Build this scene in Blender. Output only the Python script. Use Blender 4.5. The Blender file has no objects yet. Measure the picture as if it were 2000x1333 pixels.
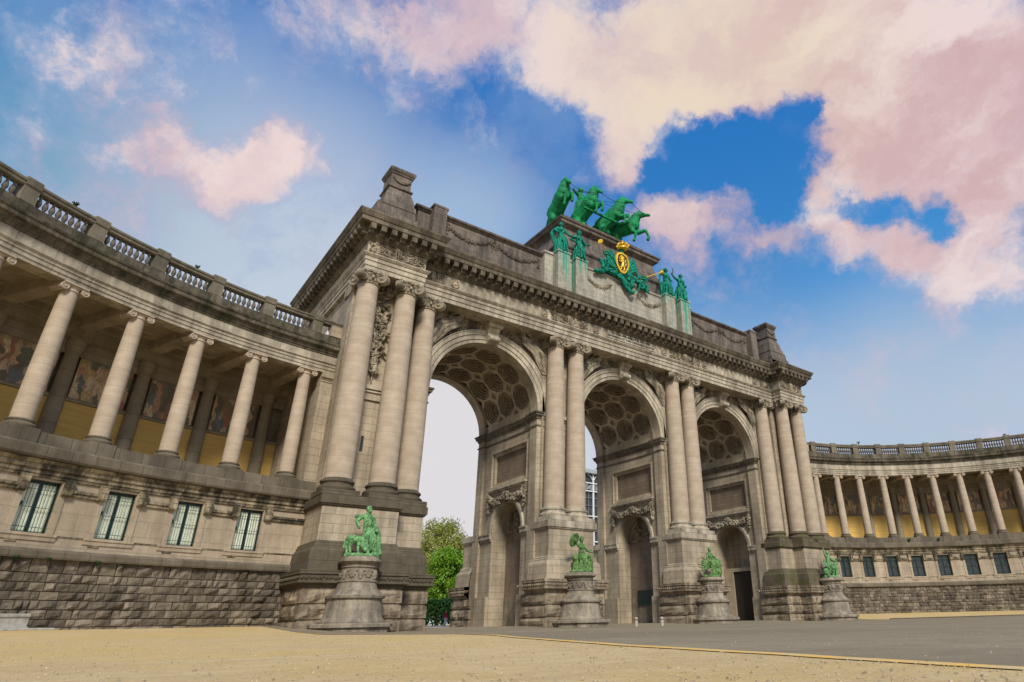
import bpy, math, random
from mathutils import Vector, Matrix, noise
R = math.radians
PI = math.pi
random.seed(7)
S = bpy.context.scene
COL = S.collection

# ---------------------------------------------------------------- camera
YAW, PITCH, ROLL, FPX = .6906, .4239, -.0206, 1211.2168
CAM = Vector((-38.5545, -43.4895, 0.2475))
_f = Vector((math.sin(YAW)*math.cos(PITCH), math.cos(YAW)*math.cos(PITCH), math.sin(PITCH)))
_r = Vector((math.cos(YAW), -math.sin(YAW), 0))
_u = _r.cross(_f)
_r2 = _r*math.cos(ROLL)+_u*math.sin(ROLL)
_u2 = -_r*math.sin(ROLL)+_u*math.cos(ROLL)
cd = bpy.data.cameras.new('camera'); cam = bpy.data.objects.new('camera', cd); COL.objects.link(cam)
cam.matrix_world = Matrix(((_r2.x, _u2.x, -_f.x, CAM.x), (_r2.y, _u2.y, -_f.y, CAM.y), (_r2.z, _u2.z, -_f.z, CAM.z), (0, 0, 0, 1)))
cd.sensor_width = 36; cd.lens = FPX/2000*36
cd.shift_x = -(1183.2442-1000)/2000; cd.shift_y = (667.2587-666.5)/2000
cd.clip_start = .05; cd.clip_end = 3000
S.camera = cam

# ---------------------------------------------------------------- light, exposure
S.view_settings.view_transform = 'Standard'; S.view_settings.look = 'None'
S.view_settings.gamma = 1; S.view_settings.exposure = 1.45
SUN_AZ, SUN_EL = R(203), R(40)      # compass-like: direction the light comes from, clockwise from +y
sd = Vector((math.sin(SUN_AZ)*math.cos(SUN_EL), math.cos(SUN_AZ)*math.cos(SUN_EL), math.sin(SUN_EL)))
ld = bpy.data.lights.new('sun', 'SUN'); ld.energy = 1.5; ld.angle = R(14); ld.color = (1, .94, .83)
lo = bpy.data.objects.new('sun', ld); COL.objects.link(lo); lo.rotation_euler = sd.to_track_quat('Z', 'Y').to_euler()

# ---------------------------------------------------------------- node helper
class NT:
    def __init__(s, tree): s.t = tree; s.n = tree.nodes; s.l = tree.links
    def __call__(s, typ, ins=None, **kw):
        n = s.n.new(typ)
        for k, v in kw.items(): setattr(n, k, v)
        for k, v in (ins or {}).items():
            if isinstance(v, bpy.types.NodeSocket): s.l.new(v, n.inputs[k])
            elif isinstance(v, bpy.types.Node): s.l.new(v.outputs[0], n.inputs[k])
            else: n.inputs[k].default_value = v
        return n
    def math(s, op, a, b=0.0, c=None, clamp=False):
        i = {0: a, 1: b}
        if c is not None: i[2] = c
        return s('ShaderNodeMath', i, operation=op, use_clamp=clamp).outputs[0]
    def mix(s, fac, a, b, mode='MIX'):
        m = s.n.new('ShaderNodeMix'); m.data_type = 'RGBA'; m.blend_type = mode; m.clamp_factor = True
        for idx, v in ((0, fac), (6, a), (7, b)):
            if isinstance(v, bpy.types.NodeSocket): s.l.new(v, m.inputs[idx])
            elif isinstance(v, (int, float)): m.inputs[idx].default_value = v
            else: m.inputs[idx].default_value = (*v[:3], 1)
        return m.outputs[2]
    def rng(s, v, a, b, c=0.0, d=1.0, smooth=False):
        m = s('ShaderNodeMapRange', {0: v, 1: a, 2: b, 3: c, 4: d}); m.clamp = True
        if smooth: m.interpolation_type = 'SMOOTHSTEP'
        return m.outputs[0]
    def noise(s, vec, scale, detail=4, rough=.55, dist=0.0):
        return s('ShaderNodeTexNoise', {'Vector': vec, 'Scale': scale, 'Detail': detail, 'Roughness': rough, 'Distortion': dist})

def srgb(r, g, b):
    f = lambda c: ((c/255+.055)/1.055)**2.4 if c > 10 else c/255/12.92
    return (f(r), f(g), f(b))

# ---------------------------------------------------------------- sky
def pix_dir(px, py):
    d = _f + _r2*((px-1183.2442)/FPX) - _u2*((py-667.2587)/FPX)
    return d.normalized()

W = bpy.data.worlds.new('World'); S.world = W; W.use_nodes = True
def build_world():
    W.node_tree.nodes.clear(); T = NT(W.node_tree)
    out = T('ShaderNodeOutputWorld'); bg = T('ShaderNodeBackground'); bg.inputs[1].default_value = .1
    T.l.new(bg.outputs[0], out.inputs[0])
    sky = T('ShaderNodeTexSky', sky_type='NISHITA'); sky.sun_disc = False
    sky.sun_elevation = SUN_EL; sky.sun_rotation = SUN_AZ; sky.air_density = 1.0; sky.ozone_density = 2.0; sky.dust_density = .6
    co = T('ShaderNodeTexCoord').outputs['Generated']
    sep = T('ShaderNodeSeparateXYZ', {0: co})
    z = sep.outputs[2]
    K = 10/2**1.45                            # undoes strength .1 and the exposure
    c = lambda r, g, b: tuple(K*q for q in srgb(r, g, b))
    # clear sky: physical sky pulled toward the saturated blue of the day, pale low down
    blue = T.mix(.9, sky.outputs[0], c(14, 112, 190))
    def near(px, py, r_out, r_in, k): return T.rng(T('ShaderNodeVectorMath', {0: co, 1: pix_dir(px, py)}, operation='DISTANCE').outputs[1], r_out, r_in, 0, k, True)
    mid = T.rng(z, .40, .72, 1, 0, True)
    base = T.mix(T.math('MULTIPLY', mid, .45), blue, c(80, 156, 208))
    low = T.rng(z, .24, .54, 1, 0, True)
    base = T.mix(T.math('MULTIPLY', low, .9), base, c(186, 205, 224))
    base = T.mix(near(520, 520, .40, .08, .82), base, c(205, 214, 224))
    base = T.mix(near(930, 440, .17, .02, .6), base, c(176, 203, 224))
    base = T.mix(near(1760, 560, .22, .05, .6), base, c(64, 146, 214))
    base = T.mix(near(1800, 800, .26, .06, .75), base, c(178, 196, 214))
    # teal cast on the far left
    lft = T('ShaderNodeVectorMath', {0: co, 1: pix_dir(-150, 330)}, operation='DISTANCE').outputs[1]
    base = T.mix(T.rng(lft, .36, .05, 0, .5, True), base, c(104, 158, 180))
    # clouds: warped direction, soft masses, broken by noise
    n1 = T.noise(co, 5.0, 5, .6); n2 = T.noise(co, 12.0, 8, .66)
    def centred(n, k):
        a = T('ShaderNodeVectorMath', {0: n.outputs[1], 1: (.5, .5, .5)}, operation='SUBTRACT').outputs[0]
        return T('ShaderNodeVectorMath', {0: a, 'Scale': k}, operation='SCALE').outputs[0]
    w = T('ShaderNodeVectorMath', {0: co, 1: centred(n1, .13)}, operation='ADD').outputs[0]
    w = T('ShaderNodeVectorMath', {0: w, 1: centred(n2, .09)}, operation='ADD').outputs[0]
    def blobs(lst):
        acc = None
        for px, py, r, wt in lst:
            d = T('ShaderNodeVectorMath', {0: w, 1: pix_dir(px, py)}, operation='DISTANCE').outputs[1]
            rr = r/FPX*(pix_dir(px, py).dot(_f))
            m = T.rng(d, rr*1.45, 0, 0, wt, True)
            acc = m if acc is None else T.math('ADD', acc, m)
        return acc
    cl = blobs([(60, 60, 95, 0.31), (110, 130, 75, 0.31), (150, 40, 70, 0.5), (165, 100, 55, 0.56), (190, 160, 55, 0.62), (215, 215, 50, 0.56), (90, 200, 70, 0.25), (30, 150, 90, 0.19),
                (245, 130, 60, 0.34), (290, 160, 80, 0.5), (315, 215, 60, 0.43), (340, 250, 35, 0.31), (250, 60, 70, 0.22), (440, 185, 40, 0.46), (330, 20, 110, 0.22),
                (395, 95, 60, 0.19), (360, 130, 40, 0.19),
                (330, 310, 65, 0.77), (390, 330, 60, 0.59), (440, 330, 75, 1), (500, 290, 60, 1), (545, 270, 50, 1.1), (560, 320, 70, 0.94), (500, 360, 70, 0.85), (620, 290, 60, 0.59), (670, 305, 50, 0.34), (440, 385, 60, 0.59),
                (95, 265, 45, 0.59), (125, 235, 30, 0.56), (80, 290, 60, 0.51), (215, 310, 50, 0.68), (265, 330, 40, 0.51), (30, 300, 90, 0.26),
                (680, 40, 100, 0.59), (760, 100, 80, 0.59), (700, 110, 60, 0.4), (820, 60, 110, 0.59), (850, 130, 60, 0.4), (930, 30, 110, 0.66), (780, 205, 45, 0.53), (900, 250, 50, 0.23),
                (1020, 60, 120, 0.79), (1080, 130, 90, 0.66), (1060, 265, 45, 0.4), (1100, 190, 60, 0.4), (1030, 160, 50, 0.33), (1180, 60, 130, 1), (1180, 190, 70, 0.96), (1230, 250, 75, 1.2), (1290, 170, 110, 1.2),
                (1350, 90, 130, 1.2), (1470, 60, 150, 1.2), (1440, 190, 90, 1.1), (1380, 230, 60, 0.8), (1230, 340, 35, 1), (1210, 290, 50, 0.8), (1180, 300, 35, 0.4),
                (1620, 50, 180, 1.2), (1560, 150, 100, 1), (1650, 180, 110, 1.1), (1800, 80, 180, 1.2), (1950, 80, 150, 1.1), (1790, 210, 110, 1), (1930, 200, 120, 1),
                (1660, 290, 70, 0.96), (1570, 350, 45, 0.88), (1640, 350, 60, 0.96), (1740, 300, 110, 1.1), (1860, 310, 110, 1), (1970, 330, 100, 1), (1590, 400, 40, 0.72), (1950, 420, 70, 1), (1900, 370, 60, 0.64),
                (1310, 420, 55, 1), (1370, 430, 60, 1), (1430, 425, 50, 0.8), (1480, 410, 40, 0.64), (1270, 450, 60, 0.64), (1340, 465, 60, 0.56), (1490, 460, 40, 0.64), (1540, 445, 50, 0.88), (1600, 440, 45, 0.96), (1660, 445, 55, 1.2), (1640, 490, 50, 1), (1730, 440, 50, 1), (1770, 460, 50, 0.96), (1740, 520, 60, 0.88), (1830, 500, 70, 1.1),
                (1880, 470, 60, 1.1), (1900, 550, 60, 1), (1850, 590, 45, 0.96), (1960, 500, 80, 1.1), (1975, 570, 60, 0.72), (1660, 520, 30, 0.64), (1700, 770, 80, .45), (1900, 800, 90, .4), (1720, 670, 40, 0.4), (1700, 650, 50, 0.24), (1560, 610, 50, 0.28), (1960, 660, 50, 0.4), (1640, 240, 60, 0.48),
                (2150, 300, 260, 0.96), (1500, -150, 300, 0.96), (900, -200, 300, 0.53), (300, -150, 250, 0.37)])
    hole = blobs([(1290, 320, 55, 1.0), (1350, 290, 45, 1.0), (1430, 280, 50, .9), (1560, 250, 45, 1.2), (1590, 240, 40, 1.0), (1540, 300, 55, 1.3), (1500, 360, 70, 1.2), (1420, 330, 80, 1.2), (1540, 400, 50, 1.1), (1860, 420, 45, 1.6), (1820, 385, 40, 1.3), (1750, 390, 40, 1.3), (1680, 390, 45, 1.3), (1630, 405, 30, .8),
                  (1650, 590, 120, .8), (1740, 600, 60, .5), (350, 110, 40, .3), (400, 190, 60, .5), (370, 230, 40, .3), (1000, 110, 50, .35), (1150, 260, 50, .4), (1720, 160, 40, .4), (1440, 350, 40, .4), (960, 160, 60, .5), (640, 170, 90, .4)])
    mpw = T('ShaderNodeMapping', {0: w}); mpw.inputs['Rotation'].default_value = (0, R(-25), R(40)); mpw.inputs['Scale'].default_value = (1.0, .45, 1.0)
    nz = T.math('ADD', T.math('MULTIPLY', T.noise(mpw.outputs[0], 10.0, 9, .64).outputs[0], .9), T.math('MULTIPLY', T.noise(co, 26, 6, .65).outputs[0], .3))
    pkx = near(1700, 150, .62, .25, 1.0)
    dens = T.math('ADD', T.math('SUBTRACT', cl, hole), T.math('MULTIPLY', T.math('SUBTRACT', nz, .6), T.rng(pkx, 0, 1, 4.4, 3.5)))
    veil = T.math('MULTIPLY', T.rng(T.noise(mpw.outputs[0], 3.2, 6, .58).outputs[0], .42, .66, 0, 1, True), T.rng(z, .42, .66, 0, .8, True))
    a = T.math('MAXIMUM', T.rng(dens, -.35, 1.35, 0, .96, True), T.math('MULTIPLY', veil, .5))
    thick = T.rng(dens, .3, 1.9, 0, 1, True)
    warm = T.rng(T('ShaderNodeVectorMath', {0: w, 1: pix_dir(1400, 110)}, operation='DISTANCE').outputs[1], .34, .03, 0, 1, True)
    pk = near(1850, 180, .5, .1, 1.0)
    shade = T.rng(T.noise(mpw.outputs[0], 6.5, 6, .6).outputs[0], .36, .62, 0, 1, True)
    cc = T.mix(thick, c(156, 176, 210), c(244, 222, 216))
    cc = T.mix(T.math('MULTIPLY', T.math('SUBTRACT', 1, shade), .62), cc, c(206, 172, 184))
    cc = T.mix(T.math('MULTIPLY', T.math('MULTIPLY', T.math('SUBTRACT', 1, shade), pk), .6), cc, c(212, 168, 160))
    cc = T.mix(T.math('MULTIPLY', warm, T.math('MULTIPLY', T.math('MULTIPLY', thick, .9), T.rng(shade, 0, 1, .45, 1))), cc, c(242, 222, 190))
    lowc = T.rng(z, .3, .52, .75, 0, True)
    cc = T.mix(T.math('MULTIPLY', lowc, .5), cc, c(226, 216, 224))
    col = T.mix(T.math('MULTIPLY', a, .96), base, cc)
    # lower half of the sphere: pale haze then ground tone (never seen directly)
    g = T.rng(z, -.08, 0.01, 0, 1)
    col = T.mix(g, c(150, 130, 100), col)
    hz = T.math('MAXIMUM', T.rng(z, .0, .22, 1, 0, True), near(900, 930, .30, .12, 1.0))
    col = T.mix(T.math('MULTIPLY', T.math('MULTIPLY', hz, g), .92), col, c(226, 222, 224))
    T.l.new(col, bg.inputs[0])
build_world()
W.cycles.sampling_method = 'MANUAL'; W.cycles.sample_map_resolution = 256

# ---------------------------------------------------------------- materials
MATS = {}
def material(name, fn):
    if name in MATS: return MATS[name]
    m = bpy.data.materials.new(name); m.use_nodes = True; m.node_tree.nodes.clear()
    T = NT(m.node_tree); out = T('ShaderNodeOutputMaterial'); b = T('ShaderNodeBsdfPrincipled')
    T.l.new(b.outputs[0], out.inputs[0]); fn(T, b); MATS[name] = m; return m

def stone(name, base, alt, dark, grime=.5, bw=1.4, bh=.55, joint=.35, rough=.85, streak=.5, soot=0.0, moss=0.0, bumpd=.02, gscale=.35, sootlo=None):
    def fn(T, b):
        obj = T('ShaderNodeTexCoord'); P = obj.outputs['Object']; UV = obj.outputs['UV']
        big = T.noise(P, gscale, 5, .6).outputs[0]
        fine = T.noise(P, 9.0, 6, .65).outputs[0]
        col = T.mix(T.rng(T.noise(P, 1.3, 3, .5).outputs[0], .35, .65), base, alt)
        col = T.mix(T.rng(fine, .3, .7, 0, .35), col, tuple(x*.72 for x in base))
        hgt = fine
        if bw:
            br = T('ShaderNodeTexBrick', {'Vector': UV, 'Color1': (1, 1, 1, 1), 'Color2': (.78, .78, .78, 1), 'Mortar': (0, 0, 0, 1), 'Scale': 1.0, 'Mortar Size': .018, 'Mortar Smooth': .3, 'Bias': 0.0, 'Brick Width': bw, 'Row Height': bh})
            br.offset = .5
            tone = T.rng(br.outputs[0], .7, 1.0, .9, 1.05)
            col = T.mix(1.0, col, T('ShaderNodeCombineColor', {0: tone, 1: tone, 2: tone}).outputs[0], 'MULTIPLY')
            col = T.mix(T.math('MULTIPLY', br.outputs[1], joint), col, tuple(x*.35 for x in dark))
            hgt = T.math('SUBTRACT', T.math('MULTIPLY', fine, .5), T.math('MULTIPLY', br.outputs[1], 1.0))
        # dirt: cloudy patches and thin vertical runs
        mp = T('ShaderNodeMapping', {0: P}); mp.inputs['Scale'].default_value = (1.6, 1.6, .16)
        st = T.noise(mp.outputs[0], 1.0, 5, .65).outputs[0]
        d = T.rng(T.math('ADD', T.math('MULTIPLY', big, .6), T.math('MULTIPLY', st, .4*(1+streak))), .5-.1*grime+.1*streak, .72, 0, grime)
        col = T.mix(d, col, dark)
        if soot:
            sn = T.rng(T.math('ADD', T.math('MULTIPLY', T.noise(P, 1.3, 8, .75, .5).outputs[0], .7), T.math('MULTIPLY', st, .3)), .46, .58, 0, soot)
            col = T.mix(sn, col, tuple(x*.3 for x in dark))
        if name == 'limestone_drums':
            mb_ = T('ShaderNodeMapping', {0: P}); mb_.inputs['Scale'].default_value = (.15, .15, 1.7)
            bn = T.noise(mb_.outputs[0], 1.0, 5, .8).outputs[0]; lz = T('ShaderNodeSeparateXYZ', {0: P}).outputs[2]
            col = T.mix(T.rng(bn, .38, .62, 0, .55), col, (.33, .255, .18)); ln = T.math('FRACT', T.math('MULTIPLY', lz, .97))
            col = T.mix(T.math('MULTIPLY', T.math('LESS_THAN', ln, .025), .4), col, (.2, .15, .1))
        if moss:
            mn = T.rng(T.noise(P, .8, 6, .7).outputs[0], .48, .66, 0, moss)
            col = T.mix(mn, col, (.07, .08, .015))
        T.l.new(col, b.inputs['Base Color']); b.inputs['Roughness'].default_value = rough
        b.inputs['Specular IOR Level'].default_value = .2
        bp = T('ShaderNodeBump', {'Strength': .55, 'Distance': bumpd, 'Height': hgt}); T.l.new(bp.outputs[0], b.inputs['Normal'])
    return material(name, fn)

LIME = (.41, .335, .235); LIME2 = (.50, .415, .30); UMB = (.12, .095, .068)
m_wall = stone('limestone_ashlar', LIME, LIME2, UMB, .5, soot=.14)
m_shaft = stone('limestone_drums', (.44, .355, .26), (.54, .445, .335), (.29, .225, .155), .55, bw=0, streak=-.4, gscale=.5)
m_trim = stone('limestone_mouldings', (.48, .415, .305), (.58, .51, .39), UMB, .65, bw=1.9, bh=30, joint=.4, soot=.28)
m_cap = stone('carved_limestone', (.40, .335, .235), (.52, .44, .325), (.07, .058, .04), .75, bw=0, soot=.55, gscale=1.0)
m_warm = stone('ochre_limestone', (.43, .29, .165), (.46, .33, .205), (.16, .105, .065), .4, bw=1.3, bh=.5)
m_vault = stone('soffit_limestone', (.44, .36, .25), (.54, .45, .32), (.18, .14, .09), .5, bw=0)
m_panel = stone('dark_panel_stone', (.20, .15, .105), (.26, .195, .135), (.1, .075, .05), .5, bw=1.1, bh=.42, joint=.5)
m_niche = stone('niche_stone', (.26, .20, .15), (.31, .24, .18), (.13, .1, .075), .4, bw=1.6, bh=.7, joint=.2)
m_dark = stone('weathered_dark_stone', (.10, .083, .055), (.145, .12, .08), (.05, .042, .028), .5, bw=1.8, bh=.8, joint=.35)
m_attic = stone('sooty_attic_stone', (.19, .155, .125), (.26, .215, .175), (.06, .053, .048), .8, bw=1.5, bh=.6, joint=.45, soot=.35)
m_pale = stone('rain_washed_stone', (.42, .39, .31), (.5, .47, .39), (.14, .13, .11), .5, bw=1.2, bh=.55, joint=.45, soot=.2)
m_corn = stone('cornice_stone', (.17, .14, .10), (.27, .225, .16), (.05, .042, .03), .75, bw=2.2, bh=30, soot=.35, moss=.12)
m_rust = stone('rusticated_stone', (.36, .295, .205), (.48, .40, .29), (.09, .065, .045), .75, bw=0, soot=.45, gscale=.8, bumpd=.06)
m_rubble = stone('rubble_stone', (.19, .16, .12), (.29, .245, .185), (.07, .055, .04), .6, bw=0, soot=.4, gscale=.7, bumpd=.06, moss=.12)
m_wingwall = stone('wing_ashlar', (.42, .34, .24), (.49, .40, .29), (.2, .15, .105), .5, bw=1.7, bh=.8, joint=.12, soot=.16)
m_wingtop = stone('wing_upper_band', (.42, .34, .22), (.56, .46, .31), (.08, .068, .045), .9, bw=1.1, bh=.3, joint=.7, soot=.8, gscale=1.3)
m_wcap = stone('wing_coping', (.155, .128, .09), (.21, .175, .125), (.06, .05, .036), .65, bw=1.15, bh=30, joint=.55)
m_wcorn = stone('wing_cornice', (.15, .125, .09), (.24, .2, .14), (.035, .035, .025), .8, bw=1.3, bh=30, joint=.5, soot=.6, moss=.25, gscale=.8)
m_balu = stone('balustrade_stone', (.20, .17, .125), (.26, .22, .16), (.05, .05, .035), .7, bw=0, moss=.2)
m_balus = stone('baluster_stone', (.13, .11, .10), (.17, .15, .13), (.05, .045, .04), .5, bw=0)
m_backcol = stone('gallery_stone', (.30, .25, .175), (.38, .315, .22), (.13, .11, .07), .5, bw=40, bh=1.6, joint=.5)
m_ped = stone('pedestal_stone', (.30, .25, .18), (.42, .36, .27), (.08, .065, .055), .7, bw=0, soot=.3, gscale=1.1, moss=.12)
m_mossy = stone('mossy_dark_stone', (.12, .095, .065), (.17, .135, .095), (.05, .04, .025), .5, bw=1.8, bh=.8, moss=.9)

def island_tone(m, lo=.72, hi=1.18):
    T = NT(m.node_tree); b = [n for n in T.n if n.type == 'BSDF_PRINCIPLED'][0]; l = b.inputs['Base Color'].links[0].from_socket
    r = T.rng(T('ShaderNodeNewGeometry').outputs['Random Per Island'], 0, 1, lo, hi)
    T.l.new(T.mix(1.0, l, T('ShaderNodeCombineColor', {0: r, 1: T.math('MULTIPLY', r, .98), 2: T.math('MULTIPLY', r, .96)}).outputs[0], 'MULTIPLY'), b.inputs['Base Color'])
island_tone(m_rubble, .6, 1.35); island_tone(m_rust, .75, 1.15)
def flat(name, colr, rough=.6, metal=0.0, var=.15, sc=3.0, bump=0):
    def fn(T, b):
        P = T('ShaderNodeTexCoord').outputs['Object']
        n = T.noise(P, sc, 4, .6).outputs[0]
        T.l.new(T.mix(T.rng(n, .3, .7), tuple(x*(1-var) for x in colr), tuple(min(1, x*(1+var)) for x in colr)), b.inputs['Base Color'])
        b.inputs['Roughness'].default_value = rough; b.inputs['Metallic'].default_value = metal
        if bump:
            bp = T('ShaderNodeBump', {'Strength': .5, 'Distance': bump, 'Height': n}); T.l.new(bp.outputs[0], b.inputs['Normal'])
    return material(name, fn)
def bronze(name, c1, c2, dk, sc=2.2):
    def fn(T, b):
        P = T('ShaderNodeTexCoord').outputs['Object']
        n = T.noise(P, sc, 6, .65).outputs[0]; n2 = T.noise(P, sc*1.3, 5, .7, .6).outputs[0]
        col = T.mix(T.rng(n, .35, .65), c1, c2)
        col = T.mix(T.rng(n2, .46, .62, 0, .88), col, dk)
        sm_ = T('ShaderNodeMapping', {0: P}); sm_.inputs['Scale'].default_value = (7, 7, .9)
        col = T.mix(T.rng(T.noise(sm_.outputs[0], 1.0, 5, .7).outputs[0], .5, .66, 0, .7), col, dk); col = T.mix(T.rng(T.noise(P, 11, 4, .6).outputs[0], .56, .7, 0, .5), col, tuple(min(1, q*1.7+.04) for q in c1))
        T.l.new(col, b.inputs['Base Color']); b.inputs['Roughness'].default_value = .68; b.inputs['Specular IOR Level'].default_value = .22
        bp = T('ShaderNodeBump', {'Strength': .6, 'Distance': .06, 'Height': T.noise(P, 5, 4, .6).outputs[0]}); T.l.new(bp.outputs[0], b.inputs['Normal'])
    return material(name, fn)
m_bq = bronze('green_bronze', (.0, .33, .11), (.005, .19, .06), (.015, .07, .03), 1.4)
m_bt = bronze('teal_bronze', (.0, .29, .18), (.0, .16, .1), (.0, .035, .03), 2.4)
m_bl = bronze('pale_verdigris', (.24, .46, .19), (.09, .25, .09), (.02, .05, .02), 4.5)
m_bl2 = bronze('olive_verdigris', (.21, .36, .10), (.06, .17, .06), (.02, .035, .015), 4.5)
m_gold = flat('gilding', (.85, .52, .03), .35, .3, .2, 5)
m_blackiron = flat('dark_bronze_field', (.03, .02, .02), .5)
m_dkiron = flat('dark_metal', (.02, .022, .025), .5)
m_frame = flat('blue_green_frame', (.009, .018, .022), .45)
m_blind = flat('pale_blind', (.78, .82, .64), .7, 0, .12, 6)
m_glass = flat('dark_glass', (.045, .05, .05), .15, 0, .5, 2)
m_grille = flat('green_grille', (.012, .05, .035), .5)
m_letter = flat('incised_lettering', (.045, .05, .045), .9)
m_plaque = flat('bronze_plaque', (.02, .05, .035), .5, .3, .4, 6)
m_white = flat('white_steel', (.7, .72, .72), .5)
m_bollard = flat('pale_bollard', (.40, .35, .28), .7)
m_paleblock = flat('pale_concrete', (.36, .34, .29), .9, 0, .3, 4, .03)

def _ground(kind):
    def fn(T, b):
        P = T('ShaderNodeTexCoord').outputs['Object']
        if kind == 'sand':
            n = T.noise(P, .5, 5, .6).outputs[0]; f = T.noise(P, 26, 6, .75).outputs[0]; pb = T('ShaderNodeTexVoronoi', {'Vector': P, 'Scale': 30.0}).outputs[0]
            n4 = T.noise(P, 2.2, 6, .7).outputs[0]; col = T.mix(T.rng(n, .35, .65), (.58, .43, .215), (.69, .53, .285)); col = T.mix(T.rng(n4, .42, .6, 0, .45), col, (.47, .33, .14)); col = T.mix(T.rng(T.noise(P, 6, 5, .7).outputs[0], .5, .66, 0, .4), col, (.72, .60, .40))
            col = T.mix(T.rng(f, .35, .65, 0, .55), col, (.40, .28, .13))
            col = T.mix(T.rng(pb, .0, .14, .6, 0), col, (.22, .16, .09))
            col = T.mix(T.rng(T.noise(P, .22, 5, .6).outputs[0], .46, .62, 0, .5), col, (.58, .40, .12))
            tk = T('ShaderNodeMapping', {0: P}); tk.inputs['Rotation'].default_value = (0, 0, R(38)); tk.inputs['Scale'].default_value = (.22, 2.4, 1)
            col = T.mix(T.rng(T.noise(tk.outputs[0], 1.3, 5, .6).outputs[0], .5, .62, 0, .3), col, (.44, .32, .17))
            h = T.math('ADD', f, T.math('MULTIPLY', pb, .6)); dist = .02
        elif kind == 'asphalt':
            n = T.noise(P, .16, 7, .65, .5).outputs[0]; f = T.noise(P, 30, 5, .75).outputs[0]
            col = T.mix(T.rng(n, .35, .65), (.25, .205, .135), (.36, .30, .20)); col = T.mix(T.rng(T.noise(P, 1.4, 6, .7).outputs[0], .45, .62, 0, .4), col, (.19, .155, .10))
            col = T.mix(T.rng(f, .3, .7, 0, .6), col, (.13, .105, .07))
            h = f; dist = .012
        elif kind == 'paving':
            col = T.mix(T.noise(P, 1.2, 4).outputs[0], (.52, .44, .34), (.62, .54, .44)); h = T.noise(P, 20).outputs[0]; dist = .01
        else:
            col = T.mix(T.rng(T.noise(P, 3.0, 6, .7).outputs[0], .42, .58), (.74, .44, .10), (.60, .44, .22)); h = T.noise(P, 20).outputs[0]; dist = .01
        T.l.new(col, b.inputs['Base Color']); b.inputs['Roughness'].default_value = .95; b.inputs['Specular IOR Level'].default_value = .1
        bp = T('ShaderNodeBump', {'Strength': .6, 'Distance': dist, 'Height': h}); T.l.new(bp.outputs[0], b.inputs['Normal'])
    return material(kind, fn)
m_sand, m_asph, m_pave, m_edge = _ground('sand'), _ground('asphalt'), _ground('paving'), _ground('edging')

def _ochre(T, b):
    P = T('ShaderNodeTexCoord').outputs['Object']
    mp = T('ShaderNodeMapping', {0: P}); mp.inputs['Scale'].default_value = (.5, .5, 6)
    n = T.noise(mp.outputs[0], 1.0, 5, .6).outputs[0]
    col = T.mix(T.rng(n, .3, .7), (.70, .46, .13), (.56, .36, .10))
    col = T.mix(T.rng(T.noise(P, .6, 3).outputs[0], .5, .7, 0, .4), col, (.60, .36, .11))
    T.l.new(col, b.inputs['Base Color']); b.inputs['Roughness'].default_value = .9
m_ochre = material('ochre_marble_wall', _ochre)
def _mosaic(T, b):
    tc = T('ShaderNodeTexCoord'); UV = tc.outputs['UV']
    wv = T.noise(UV, 1.6, 3, .5)
    w = T('ShaderNodeVectorMath', {0: UV, 1: T('ShaderNodeVectorMath', {0: wv.outputs[1], 'Scale': .8}, operation='SCALE').outputs[0]}, operation='ADD').outputs[0]
    mp = T('ShaderNodeMapping', {0: w}); mp.inputs['Scale'].default_value = (3.4, 1.15, 1)
    v = T('ShaderNodeTexVoronoi', {'Vector': mp.outputs[0], 'Scale': 1.0, 'Randomness': 1.0})
    rmp = T('ShaderNodeValToRGB', {0: T('ShaderNodeSeparateColor', {0: v.outputs[1]}).outputs[0]})
    cr = rmp.color_ramp; cr.interpolation = 'CONSTANT'
    cols = [(.16, .13, .08), (.6, .4, .22), (.42, .16, .1), (.72, .58, .34), (.14, .17, .11), (.62, .42, .17), (.3, .18, .11), (.16, .19, .2), (.56, .3, .17), (.7, .5, .3)]
    while len(cr.elements) < len(cols): cr.elements.new(.5)
    for i, c in enumerate(cols): cr.elements[i].position = i/len(cols); cr.elements[i].color = (*c, 1)
    v2 = T('ShaderNodeTexVoronoi', {'Vector': mp.outputs[0], 'Scale': 3.2})
    col = T.mix(T.rng(v2.outputs[0], .25, .65, 0, .4), rmp.outputs[0], (.14, .10, .06))
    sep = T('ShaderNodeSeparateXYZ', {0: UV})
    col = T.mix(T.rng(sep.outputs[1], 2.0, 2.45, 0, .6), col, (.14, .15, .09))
    T.l.new(col, b.inputs['Base Color']); b.inputs['Roughness'].default_value = .6
m_mosaic = material('figure_mosaic', _mosaic)
def _stain(T, b):
    P = T('ShaderNodeTexCoord').outputs['Object']
    mp = T('ShaderNodeMapping', {0: P}); mp.inputs['Scale'].default_value = (4.6, 4.6, .07)
    n = T.noise(mp.outputs[0], 1.0, 3, .55).outputs[0]
    z = T('ShaderNodeSeparateXYZ', {0: P}).outputs[2]
    top = T.rng(z, 28.6, 33.7, -.04, .13)
    f = T.rng(T.math('ADD', n, top), .575, .64, 0, .9)
    st = T.mix(T.rng(T.noise(P, 2, 7, .7).outputs[0], .35, .65), (.40, .365, .29), (.21, .19, .15))
    col = T.mix(f, st, (.0, .29, .19))
    T.l.new(col, b.inputs['Base Color']); b.inputs['Roughness'].default_value = .8
m_stain = material('copper_stained_stone', _stain)

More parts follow.
